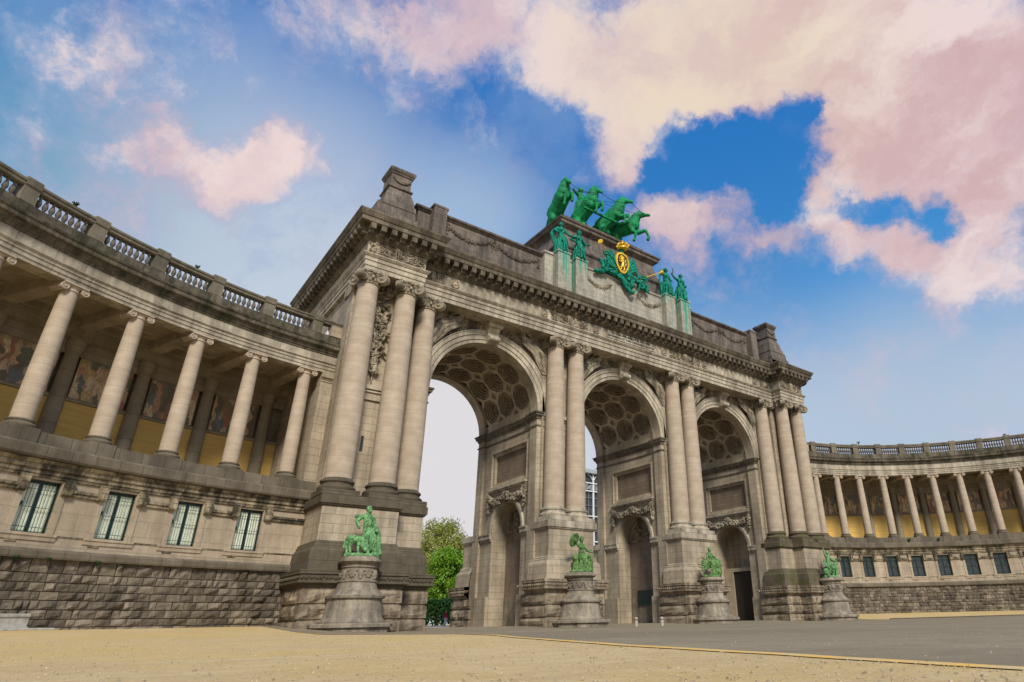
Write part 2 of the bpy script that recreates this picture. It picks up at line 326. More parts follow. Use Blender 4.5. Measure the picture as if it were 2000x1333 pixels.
# ---------------------------------------------------------------- mesh builder
class MB:
    def __init__(s): s.v = []; s.f = []; s.uv = {}; s.sm = set(); s.mi = {}
    def add(s, vs, fs, uvs=None, smooth=False):
        o = len(s.v); s.v += [tuple(v) for v in vs]
        for i, f in enumerate(fs):
            if uvs: s.uv[len(s.f)] = uvs[i]
            if smooth: s.sm.add(len(s.f))
            s.f.append(tuple(a+o for a in f))
        return s
    def box(s, x0, x1, y0, y1, z0, z1):
        vs = [(x, y, z) for z in (z0, z1) for y in (y0, y1) for x in (x0, x1)]
        return s.add(vs, [(0, 1, 5, 4), (1, 3, 7, 5), (3, 2, 6, 7), (2, 0, 4, 6), (0, 2, 3, 1), (4, 5, 7, 6)])
    def obox(s, c, ax, ay, az):
        c, ax, ay, az = Vector(c), Vector(ax), Vector(ay), Vector(az)
        vs = [c+ax*i+ay*j+az*k for k in (-1, 1) for j in (-1, 1) for i in (-1, 1)]
        return s.add(vs, [(0, 1, 5, 4), (1, 3, 7, 5), (3, 2, 6, 7), (2, 0, 4, 6), (0, 2, 3, 1), (4, 5, 7, 6)])
    def sweep(s, path, prof, closed=True, cap0=False, cap1=False, smooth=False):
        """path: (x,y), outward = right of travel; prof: (offset, z)"""
        n = len(path); P = [Vector(p) for p in path]; M = []
        def nrm(a, b): d = (b-a).normalized(); return Vector((d.y, -d.x))
        for i in range(n):
            if closed or 0 < i < n-1:
                a = nrm(P[i-1], P[i]); b = nrm(P[i], P[(i+1) % n]); M.append((a+b)/(1+a.dot(b)))
            else: M.append(nrm(P[0], P[1]) if i == 0 else nrm(P[-2], P[-1]))
        m = len(prof); vs = []; cu = [0]
        for i in range(n): cu.append(cu[-1]+(P[(i+1) % n]-P[i]).length)
        cv = [0]
        for j in range(m-1): cv.append(cv[-1]+math.hypot(prof[j+1][0]-prof[j][0], prof[j+1][1]-prof[j][1]))
        z0 = prof[0][1]
        for i in range(n):
            for o, z in prof: q = P[i]+M[i]*o; vs.append((q.x, q.y, z))
        fs = []; uv = []
        for i in range(n if closed else n-1):
            k = (i+1) % n
            for j in range(m-1):
                fs.append((i*m+j, k*m+j, k*m+j+1, i*m+j+1))
                uv.append(((cu[i], z0+cv[j]), (cu[i+1], z0+cv[j]), (cu[i+1], z0+cv[j+1]), (cu[i], z0+cv[j+1])))
        s.add(vs, fs, uv, smooth)
        if cap1: s.add([vs[i*m+m-1] for i in range(n)], [tuple(range(n))])
        if cap0: s.add([vs[i*m] for i in range(n)], [tuple(reversed(range(n)))])
        return s
    def arc(s, c, Rr, a0, a1, n, prof, ends=True):
        """concave wing: front faces the centre; prof (rho, z) bottom to top going up the front"""
        m = len(prof); vs = []; fs = []; uv = []
        cv = [0]
        for j in range(m-1): cv.append(cv[-1]+math.hypot(prof[j+1][0]-prof[j][0], prof[j+1][1]-prof[j][1]))
        for i in range(n+1):
            a = R(a0+(a1-a0)*i/n)
            for o, z in prof: vs.append((c[0]+(Rr+o)*math.cos(a), c[1]+(Rr+o)*math.sin(a), z))
        for i in range(n):
            u0 = Rr*R(a0+(a1-a0)*i/n); u1 = Rr*R(a0+(a1-a0)*(i+1)/n)
            for j in range(m-1):
                fs.append((i*m+j, i*m+j+1, (i+1)*m+j+1, (i+1)*m+j))
                uv.append(((u0, prof[0][1]+cv[j]), (u0, prof[0][1]+cv[j+1]), (u1, prof[0][1]+cv[j+1]), (u1, prof[0][1]+cv[j])))
        s.add(vs, fs, uv)
        if ends:
            s.add([vs[j] for j in range(m)], [tuple(range(m))]); s.add([vs[n*m+j] for j in range(m)], [tuple(reversed(range(m)))])
        return s
    def lathe(s, prof, c=(0, 0, 0), n=24, smooth=True, a0=0, a1=2*PI, cap=True):
        m = len(prof); vs = []; fs = []; uv = []; cl = abs(a1-a0-2*PI) < 1e-6; N = n if cl else n+1
        cv = [prof[0][1]]
        for j in range(m-1): cv.append(cv[-1]+math.hypot(prof[j+1][0]-prof[j][0], prof[j+1][1]-prof[j][1]))
        for i in range(N):
            a = a0+(a1-a0)*i/n
            for r, z in prof: vs.append((c[0]+r*math.cos(a), c[1]+r*math.sin(a), c[2]+z))
        for i in range(n):
            k = (i+1) % N
            for j in range(m-1):
                fs.append((i*m+j, k*m+j, k*m+j+1, i*m+j+1)); u0, u1 = i/n*5, (i+1)/n*5
                uv.append(((u0, cv[j]), (u1, cv[j]), (u1, cv[j+1]), (u0, cv[j+1])))
        s.add(vs, fs, uv, smooth)
        if cap and cl:
            s.add([vs[i*m+m-1] for i in range(N)], [tuple(range(N))]); s.add([vs[i*m] for i in range(N)], [tuple(reversed(range(N)))])
        return s
    def disc(s, c, axis, r, h, n=16, r2=None):
        """solid short cylinder centred at c"""
        axis = Vector(axis).normalized(); q = axis.to_track_quat('Z', 'Y'); c = Vector(c); r2 = r if r2 is None else r2
        vs = []
        for k, rr in ((-h/2, r), (h/2, r2)):
            for i in range(n): vs.append(c+q @ Vector((rr*math.cos(2*PI*i/n), rr*math.sin(2*PI*i/n), k)))
        fs = [(i, (i+1) % n, n+(i+1) % n, n+i) for i in range(n)]
        s.add(vs, fs, None, True); s.add(vs[:n], [tuple(reversed(range(n)))]); s.add(vs[n:], [tuple(range(n))]); return s
    def cap(s, p0, p1, r0, r1, n=10):
        """tapered capsule"""
        p0, p1 = Vector(p0), Vector(p1); d = p1-p0; L = d.length
        if L < 1e-5: return s.ball(p0, (r0, r0, r0), n)
        q = d.to_track_quat('Z', 'Y'); rings = []
        for t in (-.98, -.7, -.35, 0): rings.append((r0*math.sqrt(max(0, 1-t*t)), t*r0))
        for t in (0, .35, .7, .98): rings.append((r1*math.sqrt(max(0, 1-t*t)), L+t*r1))
        vs = [p0+q @ Vector((rr*math.cos(2*PI*i/n), rr*math.sin(2*PI*i/n), z)) for rr, z in rings for i in range(n)]
        fs = [(j*n+i, j*n+(i+1) % n, (j+1)*n+(i+1) % n, (j+1)*n+i) for j in range(len(rings)-1) for i in range(n)]
        fs += [tuple(reversed(range(n))), tuple(range((len(rings)-1)*n, len(rings)*n))]
        return s.add(vs, fs, None, True)
    def chain(s, pts, n=9):
        for a, b in zip(pts, pts[1:]): s.cap(a[0], b[0], a[1], b[1], n)
        return s
    def ball(s, c, rad, n=12, rot=None):
        c = Vector(c); vs = []; m = max(4, n//2)
        rad = (rad,)*3 if not hasattr(rad, '__len__') else rad
        for j in range(m+1):
            th = PI*(j+.02)/(m+.04)
            for i in range(n):
                p = Vector((rad[0]*math.sin(th)*math.cos(2*PI*i/n), rad[1]*math.sin(th)*math.sin(2*PI*i/n), -rad[2]*math.cos(th)))
                if rot: p = rot @ p
                vs.append(c+p)
        fs = [(j*n+i, j*n+(i+1) % n, (j+1)*n+(i+1) % n, (j+1)*n+i) for j in range(m) for i in range(n)]
        fs += [tuple(reversed(range(n))), tuple(range(m*n, (m+1)*n))]
        return s.add(vs, fs, None, True)
    def tube(s, pts, r, n=6):
        for a, b in zip(pts, pts[1:]): s.disc((Vector(a)+Vector(b))/2, Vector(b)-Vector(a), r, (Vector(b)-Vector(a)).length*1.03, n)
        return s
    def torus(s, c, axis, Rm, r, n=20, k=6):
        q = Vector(axis).normalized().to_track_quat('Z', 'Y'); c = Vector(c); vs = []
        for i in range(n):
            for j in range(k):
                a, b = 2*PI*i/n, 2*PI*j/k
                vs.append(c+q @ Vector(((Rm+r*math.cos(b))*math.cos(a), (Rm+r*math.cos(b))*math.sin(a), r*math.sin(b))))
        return s.add(vs, [(i*k+j, ((i+1) % n)*k+j, ((i+1) % n)*k+(j+1) % k, i*k+(j+1) % k) for i in range(n) for j in range(k)], None, True)
    def grid(s, fn, us, vs_, smooth=False):
        """fn(u,v)->xyz, faces oriented du x dv"""
        nu, nv = len(us), len(vs_)
        pts = [fn(u, v) for u in us for v in vs_]
        fs = []; uv = []
        for i in range(nu-1):
            for j in range(nv-1):
                fs.append((i*nv+j, (i+1)*nv+j, (i+1)*nv+j+1, i*nv+j+1)); uv.append(((us[i], vs_[j]), (us[i+1], vs_[j]), (us[i+1], vs_[j+1]), (us[i], vs_[j+1])))
        return s.add(pts, fs, uv, smooth)
    def rough_block(s, fn, u0, u1, v0, v1, d=.12, nu=4, nv=3, rnd=.5):
        """fn(u, v, depth)->xyz; a bulging rough-faced block"""
        sd_ = random.uniform(0, 90); m = .02; us = [u0+m+(u1-u0-2*m)*i/nu for i in range(nu+1)]; vv = [v0+m+(v1-v0-2*m)*i/nv for i in range(nv+1)]
        pts = []; fs = []
        for i, u in enumerate(us):
            for j, v in enumerate(vv):
                e = (i in (0, nu)) or (j in (0, nv))
                dd = d*(.45 if e else 1)+(noise.noise(Vector((u*2.3+sd_, v*2.3, sd_)))*d*rnd*(.4 if e else 1.4))
                pts.append(fn(u, v, dd))
        fs = [(i*(nv+1)+j, (i+1)*(nv+1)+j, (i+1)*(nv+1)+j+1, i*(nv+1)+j+1) for i in range(nu) for j in range(nv)]
        s.add(pts, fs, None, False)
        per = [(us[i], vv[0]) for i in range(nu+1)]+[(us[nu], vv[j]) for j in range(1, nv+1)]+[(us[i], vv[nv]) for i in range(nu-1, -1, -1)]+[(us[0], vv[j]) for j in range(nv-1, 0, -1)]
        idx = [i*(nv+1) for i in range(nu+1)]+[nu*(nv+1)+j for j in range(1, nv+1)]+[i*(nv+1)+nv for i in range(nu-1, -1, -1)]+[j for j in range(nv-1, 0, -1)]
        A = [pts[k] for k in idx]; B = [fn(u, v, -.1) for u, v in per]; n = len(A)
        s.add(A+B, [(n+i, n+(i+1) % n, (i+1) % n, i) for i in range(n)])
        return s
    def build(s, name, mat, parent=None, loc=None, remesh=0, decimate=0):
        me = bpy.data.meshes.new(name); me.from_pydata(s.v, [], s.f); me.update()
        ul = me.uv_layers.new(name='UVMap')
        for p in me.polygons:
            if p.index in s.sm: p.use_smooth = True
            u = s.uv.get(p.index)
            if u:
                for k, li in enumerate(p.loop_indices): ul.data[li].uv = u[k]
            else:
                nn = p.normal
                if abs(nn.z) > .75: ax, ay = Vector((1, 0, 0)), Vector((0, 1, 0))
                else:
                    ax = Vector((-nn.y, nn.x, 0)).normalized(); ay = Vector((0, 0, 1))
                for li in p.loop_indices:
                    co = me.vertices[me.loops[li].vertex_index].co; ul.data[li].uv = (co.dot(ax), co.dot(ay))
        if s.sm and not remesh: me.set_sharp_from_angle(angle=R(38))
        ms = mat if isinstance(mat, (list, tuple)) else [mat]
        for m in ms: me.materials.append(m)
        for k, i in s.mi.items(): me.polygons[k].material_index = i
        o = bpy.data.objects.new(name, me); COL.objects.link(o)
        if remesh:
            r = o.modifiers.new('Remesh', 'REMESH'); r.mode = 'VOXEL'; r.voxel_size = remesh; r.use_smooth_shade = True
            if decimate: sm = o.modifiers.new('Smooth', 'SMOOTH'); sm.factor = .5; sm.iterations = decimate
        if parent: adopt(o, parent)
        if loc: o.location = Vector(loc)
        return o

def wm(o):
    M = o.matrix_parent_inverse @ o.matrix_basis if o.parent else o.matrix_basis.copy()
    return wm(o.parent) @ M if o.parent else M
def adopt(o, parent):
    """a mesh modelled in world space goes under its parent unmoved"""
    o.parent = parent; o.matrix_parent_inverse = wm(parent).inverted()
def tag(o, label=None, cat=None, group=None, kind=None):
    if label: o['label'] = label
    if cat: o['category'] = cat
    if group: o['group'] = group
    if kind: o['kind'] = kind
    return o
def empty(name, loc, label, cat, group=None):
    o = bpy.data.objects.new(name, None); COL.objects.link(o); o.location = loc; o.empty_display_size = .5
    o.matrix_basis = Matrix.Translation(Vector(loc)); return tag(o, label, cat, group)
def kids(o): return [c for c in COL.objects if c.parent is o]
def dup(o, delta, parent, rotz=None, pivot=None):
    """copy of a part (with sub-parts) moved by a world delta / rotated about a pivot"""
    ch = kids(o); c = o.copy(); COL.objects.link(c); c.parent = parent
    if delta is not None and parent is not None and rotz is None:
        c.matrix_basis = Matrix.Translation(Vector(delta)) @ o.matrix_basis
    for k in ch:
        d = k.copy(); COL.objects.link(d); d.parent = c
    return c

# =====================================================================================
#  TERRAIN
# =====================================================================================
LC, RCN = (-22.71, -34.23), (23.16, -27.39)
LR, RR_ = 36.26, 29.97
def sst(a, b, x): t = max(0, min(1, (x-a)/(b-a))); return t*t*(3-2*t)
def hgt(x, y):
    l = sst(24, 35, math.hypot(x-LC[0], y-LC[1])) if x < -22 and y > -60 else 0
    l *= sst(-22, -29, x)
    r = sst(20, 29.5, math.hypot(x-RCN[0], y-RCN[1]))*sst(22, 32, x) if y > -60 else 0
    far = sst(16, 60, y)
    base = -.14*sst(40, 22, math.hypot(x-2, (y+6)*.8))*sst(.5, -2.6, y)
    return base*(1-far)+.36*l+.5*r*(1 if y < 16 else 0)+.12*far
road_edge = [(-29.0, -6.0), (-28.1, -14), (-28.1, -23.1), (-30.2, -29), (-31.7, -32.5), (-33.6, -37.9), (-34.3, -40.4), (-34.9, -42.4), (-35.6, -45), (-37, -50), (-45, -75)]
def edge_x(y):
    for (xa, ya), (xb, yb) in zip(road_edge, road_edge[1:]):
        if yb <= y <= ya: return xa+(xb-xa)*(y-ya)/(yb-ya)
    return road_edge[0][0] if y > road_edge[0][1] else road_edge[-1][0]
def hq(x, y):
    if not (-60 <= x < 55 and -60 <= y < 21): return hgt(x, y)
    i, j = math.floor(x), math.floor(y); u, v = x-i, y-j
    return (hgt(i, j)*(1-u)+hgt(i+1, j)*u)*(1-v)+(hgt(i, j+1)*(1-u)+hgt(i+1, j+1)*u)*v
def lift(x, y, k=1.0): return k*min(.02, .0015+.00035*math.hypot(x-CAM.x, y-CAM.y))
def ground():
    def lines(lo, hi, dense0, dense1, step, big):
        a = []; x = lo
        while x < hi: a.append(x); x += step if dense0 <= x < dense1 else big
        return a+[hi]
    xs = lines(-260, 300, -60, 56, 1.0, 10.0); ys = lines(-120, 500, -60, 22, 1.0, 10.0)
    mb = MB(); mb.grid(lambda x, y: (x, y, hgt(x, y)), xs, ys, True)
    tag(mb.build('ground', m_sand), kind='structure')
    # carriageway through the arches
    mb = MB(); n = 364; pts = []; ys2 = [-75+(16+75)*i/n for i in range(n+1)]
    def xr(y): return 27.5 if y > -3 else min(27.5+(-3-y)*.0, 60) if y > -8 else 27.5+(-8-y)*1.1
    for y in ys2:
        x0, x1 = edge_x(y), min(60, xr(y))
        for k in range(49): x = x0+(x1-x0)*k/48; pts.append((x, y, hq(x, y)+lift(x, y)))
    fs = [(i*49+k, i*49+k+1, (i+1)*49+k+1, (i+1)*49+k) for i in range(n) for k in range(48)]
    mb.add(pts, fs, None, True); tag(mb.build('road', m_asph), kind='structure')
    mb = MB(); pts = []
    yy = [-75+.25*i for i in range(265)]
    for y in yy:
        x0 = edge_x(y)
        for dx in (-.17, .02): pts.append((x0+dx+.03*noise.noise(Vector((y*1.5, dx, 0))), y, hq(x0+dx, y)+lift(x0, y, 1.9)))
    mb.add(pts, [(2*i, 2*i+1, 2*i+3, 2*i+2) for i in range(264)]); tag(mb.build('road_edging', m_edge), kind='structure')
    # raised kerb on the far side, from arch to right wing
    mb = MB(); pts = []; n = 60
    for i in range(n+1):
        y = -8-(67*i/n)*.75; x = min(60, xr(y))
        for dx, dz in ((-.02, 0), (-.02, .11), (.25, .11), (.25, 0)): pts.append((x+dx, y, hgt(x, y)+dz))
    mb.add(pts, [(4*i+j, 4*i+j+1, 4*i+5+j, 4*i+4+j) for i in range(n) for j in range(3)]); tag(mb.build('kerb', m_dark), kind='structure')
    mb = MB(); xs = [-60+i*6 for i in range(31)]; ys3 = [16+i*4 for i in range(9)]
    mb.grid(lambda x, y: (x, y, hgt(x, y)+.02), xs, ys3, True); tag(mb.build('pavement', m_pave), kind='structure')
ground()
def gravel():
    rr = random.Random(90); mb = MB(); vs = []; fs = []
    for k in range(9000):
        d = 2.2+26*rr.random()**1.9; a = YAW+rr.uniform(-.95, .75); x, y = CAM.x+d*math.sin(a), CAM.y+d*math.cos(a)
        road_ = x > edge_x(y)
        if road_ and rr.random() < .8: continue
        r = rr.uniform(.003, .009)*(1+d*.05); z = hq(x, y)+.003; q = rr.uniform(0, PI); o = len(vs)
        for i in range(4): vs.append((x+r*math.cos(q+i*PI/2)*rr.uniform(.7, 1.3), y+r*math.sin(q+i*PI/2)*rr.uniform(.7, 1.3), z))
        vs.append((x, y, z+r*rr.uniform(.6, 1.1))); fs += [(o+i, o+(i+1) % 4, o+4) for i in range(4)]
    mb.add(vs, fs); tag(mb.build('gravel', m_grav), 'loose gravel and grit scattered over the sandy foreground', 'gravel', kind='stuff')
m_grav = flat('grit', (.34, .26, .16), .9, 0, .7, 9)
gravel()

# =====================================================================================
#  TRIUMPHAL ARCH
# =====================================================================================
ARCH = empty('triumphal_arch', (0, 6.15, 0), 'grey-brown limestone triumphal arch with three coffered archways and paired columns', 'triumphal arch')
CX = [-15.0, 0.0, 15.0]
L1, W1 = 15.0, 6.36
C3x, PAV1, PAV2 = 21.36, 23.6, 26.5
HO = 5.1; HV = 5.35; ZS = 17.25; YF, YB = .9, 11.4; ZA = 24.15

def arch_front(mb, uc, r, zs, u0, u1, z1, fn, n=24, z0=None):
    """wall face with a round-headed hole; fn(u, z, depth)->xyz. faces from zs up to z1"""
    pts = []; m = n
    for i in range(m+1):
        a = PI*i/m; c, s_ = math.cos(a), math.sin(a); px, pz = uc+r*c, zs+r*s_
        # ray to the rectangle border
        t = 1e9
        if c > 1e-6: t = min(t, (u1-uc)/c)
        if c < -1e-6: t = min(t, (u0-uc)/c)
        if s_ > 1e-6: t = min(t, (z1-zs)/s_)
        pts.append(((px, pz), (uc+t*c, zs+t*s_), a))
    ang = [math.atan2(z1-zs, u1-uc), math.atan2(z1-zs, u0-uc)]
    for i in range(m):
        (p, q, a), (p2, q2, a2) = pts[i], pts[i+1]
        poly = [p, q]
        for cn, ca in (((u1, z1), ang[0]), ((u0, z1), ang[1])):
            if a < ca < a2: poly.append(cn)
        poly += [q2, p2]
        mb.add([fn(u, z, 0) for u, z in poly], [tuple(range(len(poly)))], [tuple(poly)])
    if z0 is not None:
        for a, b in ((u0, uc-r), (uc+r, u1)):
            if b > a+1e-4: mb.add([fn(a, z0, 0), fn(b, z0, 0), fn(b, zs, 0), fn(a, zs, 0)], [(0, 1, 2, 3)], [((a, z0), (b, z0), (b, zs), (a, zs))])
def arch_reveal(mb, uc, r, zs, d0, d1, fn, n=24, z0=None, smooth=True):
    pts = []
    for i in range(n+1):
        a = PI*i/n; pts += [fn(uc+r*math.cos(a), zs+r*math.sin(a), d0), fn(uc+r*math.cos(a), zs+r*math.sin(a), d1)]
    fs = [(2*i, 2*i+2, 2*i+3, 2*i+1) for i in range(n)]
    uv = [((r*PI*i/n, d0), (r*PI*(i+1)/n, d0), (r*PI*(i+1)/n, d1), (r*PI*i/n, d1)) for i in range(n)]
    mb.add(pts, fs, uv, smooth)
    if z0 is not None:
        for sg in (1, -1):
            q = [fn(uc+sg*r, z0, d0), fn(uc+sg*r, zs, d0), fn(uc+sg*r, zs, d1), fn(uc+sg*r, z0, d1)]
            mb.add(q, [(0, 1, 2, 3) if sg > 0 else (3, 2, 1, 0)])
def archivolt_sweep(mb, uc, zs, prof, fn, n=36, a0=0, a1=PI):
    """prof: list (radius, depth)"""
    m = len(prof); pts = []
    for i in range(n+1):
        a = a0+(a1-a0)*i/n
        for r, d in prof: pts.append(fn(uc+r*math.cos(a), zs+r*math.sin(a), d))
    mb.add(pts, [(i*m+j, i*m+j+1, (i+1)*m+j+1, (i+1)*m+j) for i in range(n) for j in range(m-1)], None, False)
FRONT = lambda y: (lambda u, z, d: (u, y+d, z))
REAR = lambda y: (lambda u, z, d: (u, y-d, z))

def carve(mb, p, size, rr, flat_=.5):
    """one carved lobe: a small leaf or petal at a random slant"""
    q = Matrix.Rotation(rr.uniform(0, PI), 3, 'Y') @ Matrix.Rotation(rr.uniform(-.6, .6), 3, 'X')
    mb.ball(p, (size*rr.uniform(1.1, 1.9), size*rr.uniform(.5, .9), size*rr.uniform(.28, .5)), 6, q)
def leaves(mb, fn, pts, r, dens=1.0, rnd=random):
    """carved foliage/relief: clumps of squashed balls on a surface fn(u, z, depth)"""
    for (u, z, rr) in pts:
        c = Vector(fn(u, z, -rr*.3)); mb.ball(c, (rr, rr*.75, rr*rnd.uniform(.7, 1.2)), 7)

# --- main wall above the springing, front and rear, solid between bays
def walls():
    mb = MB()
    edges = [-22.3, -7.5, 7.5, 22.3]
    for c, (a, b) in zip(CX, zip(edges, edges[1:])):
        arch_front(mb, c, HO, ZS, a, b, ZA, FRONT(YF), 36)
        pts_before = len(mb.f)
        arch_front(mb, c, HO, ZS, a, b, ZA, lambda u, z, d: (u, YB, z), 24)
        # front rib soffit and rear rib soffit
        for y0, y1 in ((YF, 2.0), (10.3, YB)):
            arch_reveal(mb, c, HO, ZS, 0, y1-y0, FRONT(y0), 36)
        for yy in (2.0, 10.3):
            archivolt_sweep(mb, c, ZS, [(HO, 0), (HV, 0)], FRONT(yy), 36)
    # pavilion bodies
    for sg in (-1, 1):
        for y0, y1 in ((-.45, YF), (YB, 12.75)):
            x0, x1 = sorted((sg*26.9, sg*22.5)); mb.box(x0, x1, y0, y1, 7.8, ZA)
        x0, x1 = sorted((sg*26.9, sg*22.3)); mb.box(x0, x1, YF, YB, 0, ZA)
    mb.build('spandrel_wall', m_wall, ARCH)
walls()

# --- piers with panelled flanks
def pier_left_face(mb, X, xs=1):
    """flank of a pier facing -x at x=X (recess), y 2..10.3, with niche and sunk panel"""
    fn = lambda u, z, d: (X+d, u, z)       # u = y ; faces must point -x: use orientation flip
    g = lambda u, z, d: (X+d, -u, z)       # u=-y so that (u,z) is right-handed seen from -x
    yc = 5.75
    # band under panel with niche
    arch_front(mb, -yc, 2.45, 7.7, -10.3, -2.0, 11.7, g, 28, 0)
    # panel frame: z 11.7 - 15.4
    for (a, b, z0, z1) in ((-10.3, -2.0, 15.15, ZS), (-10.3, -8.95, 11.7, 15.15), (-2.6, -2.0, 11.7, 15.15)):
        mb.add([g(a, z0, 0), g(b, z0, 0), g(b, z1, 0), g(a, z1, 0)], [(0, 1, 2, 3)], [((a, z0), (b, z0), (b, z1), (a, z1))])
    return g
def sunk(mb, g, a, b, z0, z1, d, w):
    """stepped sunk panel"""
    R0 = [(a, z0), (b, z0), (b, z1), (a, z1)]; R1 = [(a+w, z0+w), (b-w, z0+w), (b-w, z1-w), (a+w, z1-w)]
    def ring(P, dp, Q, dq):
        for i in range(4):
            k = (i+1) % 4; mb.add([g(*P[i], dp), g(*P[k], dp), g(*Q[k], dq), g(*Q[i], dq)], [(0, 1, 2, 3)])
    ring(R0, 0, R0, -.08); R0b = [(a+w*.3, z0+w*.3), (b-w*.3, z0+w*.3), (b-w*.3, z1-w*.3), (a+w*.3, z1-w*.3)]
    ring(R0, -.08, R0b, -.08); ring(R0b, -.08, R0b, .1); ring(R0b, .1, R1, .12); ring(R1, .12, R1, d)
    return R1
def piers():
    specs = [(-9.9, -5.1, 'B'), (5.1, 9.9, 'C'), (20.1, 22.4, 'D'), (-22.4, -20.1, 'A')]
    for x0, x1, k in specs:
        left, right = k in 'BCD', k in 'ABC'
        mb = MB()
        for y0, y1 in ((YF, 2.0), (10.3, YB)): mb.box(x0, x1, y0, y1, 0, ZS)
        if left:
            g = pier_left_face(mb, x0+.25)
            deep = 1.5 if k != 'D' else 4.5
            arch_reveal(mb, -5.75, 2.45, 7.7, 0, deep, lambda u, z, d: g(u, z, d), 28, 0)
            R1_ = sunk(mb, g, -8.95, -2.6, 11.7, 15.15, .35, .45)
            # plinth blocks at the foot
            mb.box(x0-.06, x0+.24, 8.28, 10.25, 0, 2.35); mb.box(x0-.06, x0+.24, 2.04, 3.22, 0, 2.35)
        if right:
            X = x1-.25; mb.add([(X, 2.0, 0), (X, 10.3, 0), (X, 10.3, ZS), (X, 2.0, ZS)], [(0, 1, 2, 3)])
        p = mb.build('pier', m_wall, ARCH)
        if left:
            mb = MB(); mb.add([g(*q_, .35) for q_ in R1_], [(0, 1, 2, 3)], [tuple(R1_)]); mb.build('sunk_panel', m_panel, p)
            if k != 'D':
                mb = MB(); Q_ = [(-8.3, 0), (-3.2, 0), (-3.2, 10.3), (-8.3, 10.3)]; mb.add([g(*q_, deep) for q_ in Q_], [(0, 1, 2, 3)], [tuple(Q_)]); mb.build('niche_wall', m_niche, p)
            # moulded arch ring around the niche, impost of niche
            mb = MB(); archivolt_sweep(mb, -5.75, 7.7, [(2.45, .1), (2.45, -.1), (2.62, -.1), (2.64, -.16), (2.86, -.16), (2.9, 0)], g, 24)
            for a, b in ((-10.2, -8.25), (-3.15, -2.1)):
                for za, zb, dd in ((7.0, 7.2, -.1), (7.2, 7.55, -.26), (7.55, 7.68, -.32)):
                    c = [g(a, za, 0), g(b, za, 0)]; xx0 = g(a, za, dd)[0]; y_a, y_b = sorted((-a, -b)); mb.box(xx0, X0(g)+.02, y_a, y_b, za, zb)
            mb.build('niche_surround', m_trim, p)
            # tympanum relief in back of niche
            if k != 'D':
                mb = MB(); archivolt_sweep(mb, -5.75, 7.9, [(2.2, deep-.02), (2.2, deep-.2), (1.95, deep-.2), (1.95, deep-.02)], g, 20)
                mb.box(X0(g)+deep-.1, X0(g)+deep, 3.32, 8.18, 7.72, 7.9)
                rr = random.Random(3)
                for i in range(60):
                    a = rr.uniform(.15, PI-.15); q = rr.uniform(.2, 1.75); mb.ball(g(-5.75+q*math.cos(a), 8.1+q*math.sin(a)*.9, deep-.03), (.1, rr.uniform(.08, .2), rr.uniform(.08, .2)), 6)
                mb.build('tympanum', m_cap, p)
                mb = MB(); X = X0(g)+deep
                mb.box(X-.05, X-.001, 3.4, 8.1, 0, 2.3); mb.build('skirting', m_ped, p)
            # shelf and hanging festoon
            mb = MB(); x_ = X0(g)
            mb.box(x_-.34, x_+.02, 2.5, 9.05, 11.42, 11.62); mb.box(x_-.2, x_+.02, 2.6, 8.95, 11.25, 11.42)
            mb.build('shelf', m_trim, p)
            mb = MB(); rr = random.Random(5+ord(k))
            for i in range(420):
                t = rr.random(); y = 2.6+6.3*t; sag = .95*math.sin(PI*((t*2) % 1))
                z = 11.05-.15-sag*.6; mb.ball((x_-.2+rr.uniform(-.16, .1), y+rr.uniform(-.1, .1), z+rr.uniform(-.28, .22)), (rr.uniform(.06, .13), rr.uniform(.07, .2), rr.uniform(.06, .15)), 6, Matrix.Rotation(rr.uniform(0, PI), 3, 'X'))
            for y0 in (2.7, 5.75, 8.8):
                for i in range(60):
                    q = rr.random(); mb.ball((x_-.18+rr.uniform(-.1, .1), y0+rr.uniform(-.25, .25)*(1-q*.6), 11.1-q*(1.7 if y0 != 5.75 else .9)), (rr.uniform(.06, .14),)*3, 6)
            mb.build('festoon', m_cap, p)
            if k == 'C':
                mb = MB(); X = X0(g)+deep; mb.box(X-.1, X-.002, 4.55, 7.0, 1.65, 2.98); 
                pl = mb.build('plaque', m_plaque, p)
                mb = MB()
                for a, b, c_, d_ in ((4.5, 7.05, 2.92, 3.03), (4.5, 7.05, 1.6, 1.7), (4.5, 4.6, 1.7, 2.92), (6.95, 7.05, 1.7, 2.92)): mb.box(X-.15, X-.1, a, b, c_, d_)
                for i in range(5):
                    for j in range(9): mb.box(X-.125, X-.1, 4.75+j*.23, 4.75+j*.23+random.uniform(.1, .2), 1.86+i*.2, 1.94+i*.2)
                mb.build('plaque_frame', m_dkiron, pl)
            if k == 'D':
                mb = MB(); X = X0(g)
                mb.box(X+4.4, X+4.5, 3.3, 8.3, 0, 10.2); mb.build('passage_wall', m_panel, p)
                mb = MB(); mb.box(X+1.2, X+1.45, 3.35, 4.1, 0, 5.2); mb.box(X+1.2, X+1.45, 6.9, 8.1, 0, 5.2); mb.box(X+1.2, X+1.45, 3.35, 8.1, 5.2, 5.6); mb.build('door_frame', m_vault, p)
                mb = MB(); mb.box(X+1.4, X+1.5, 4.1, 6.9, 0.0, 5.2)
                d_ = mb.build('door', flat('dark_oak', (.035, .027, .018), .9), p)
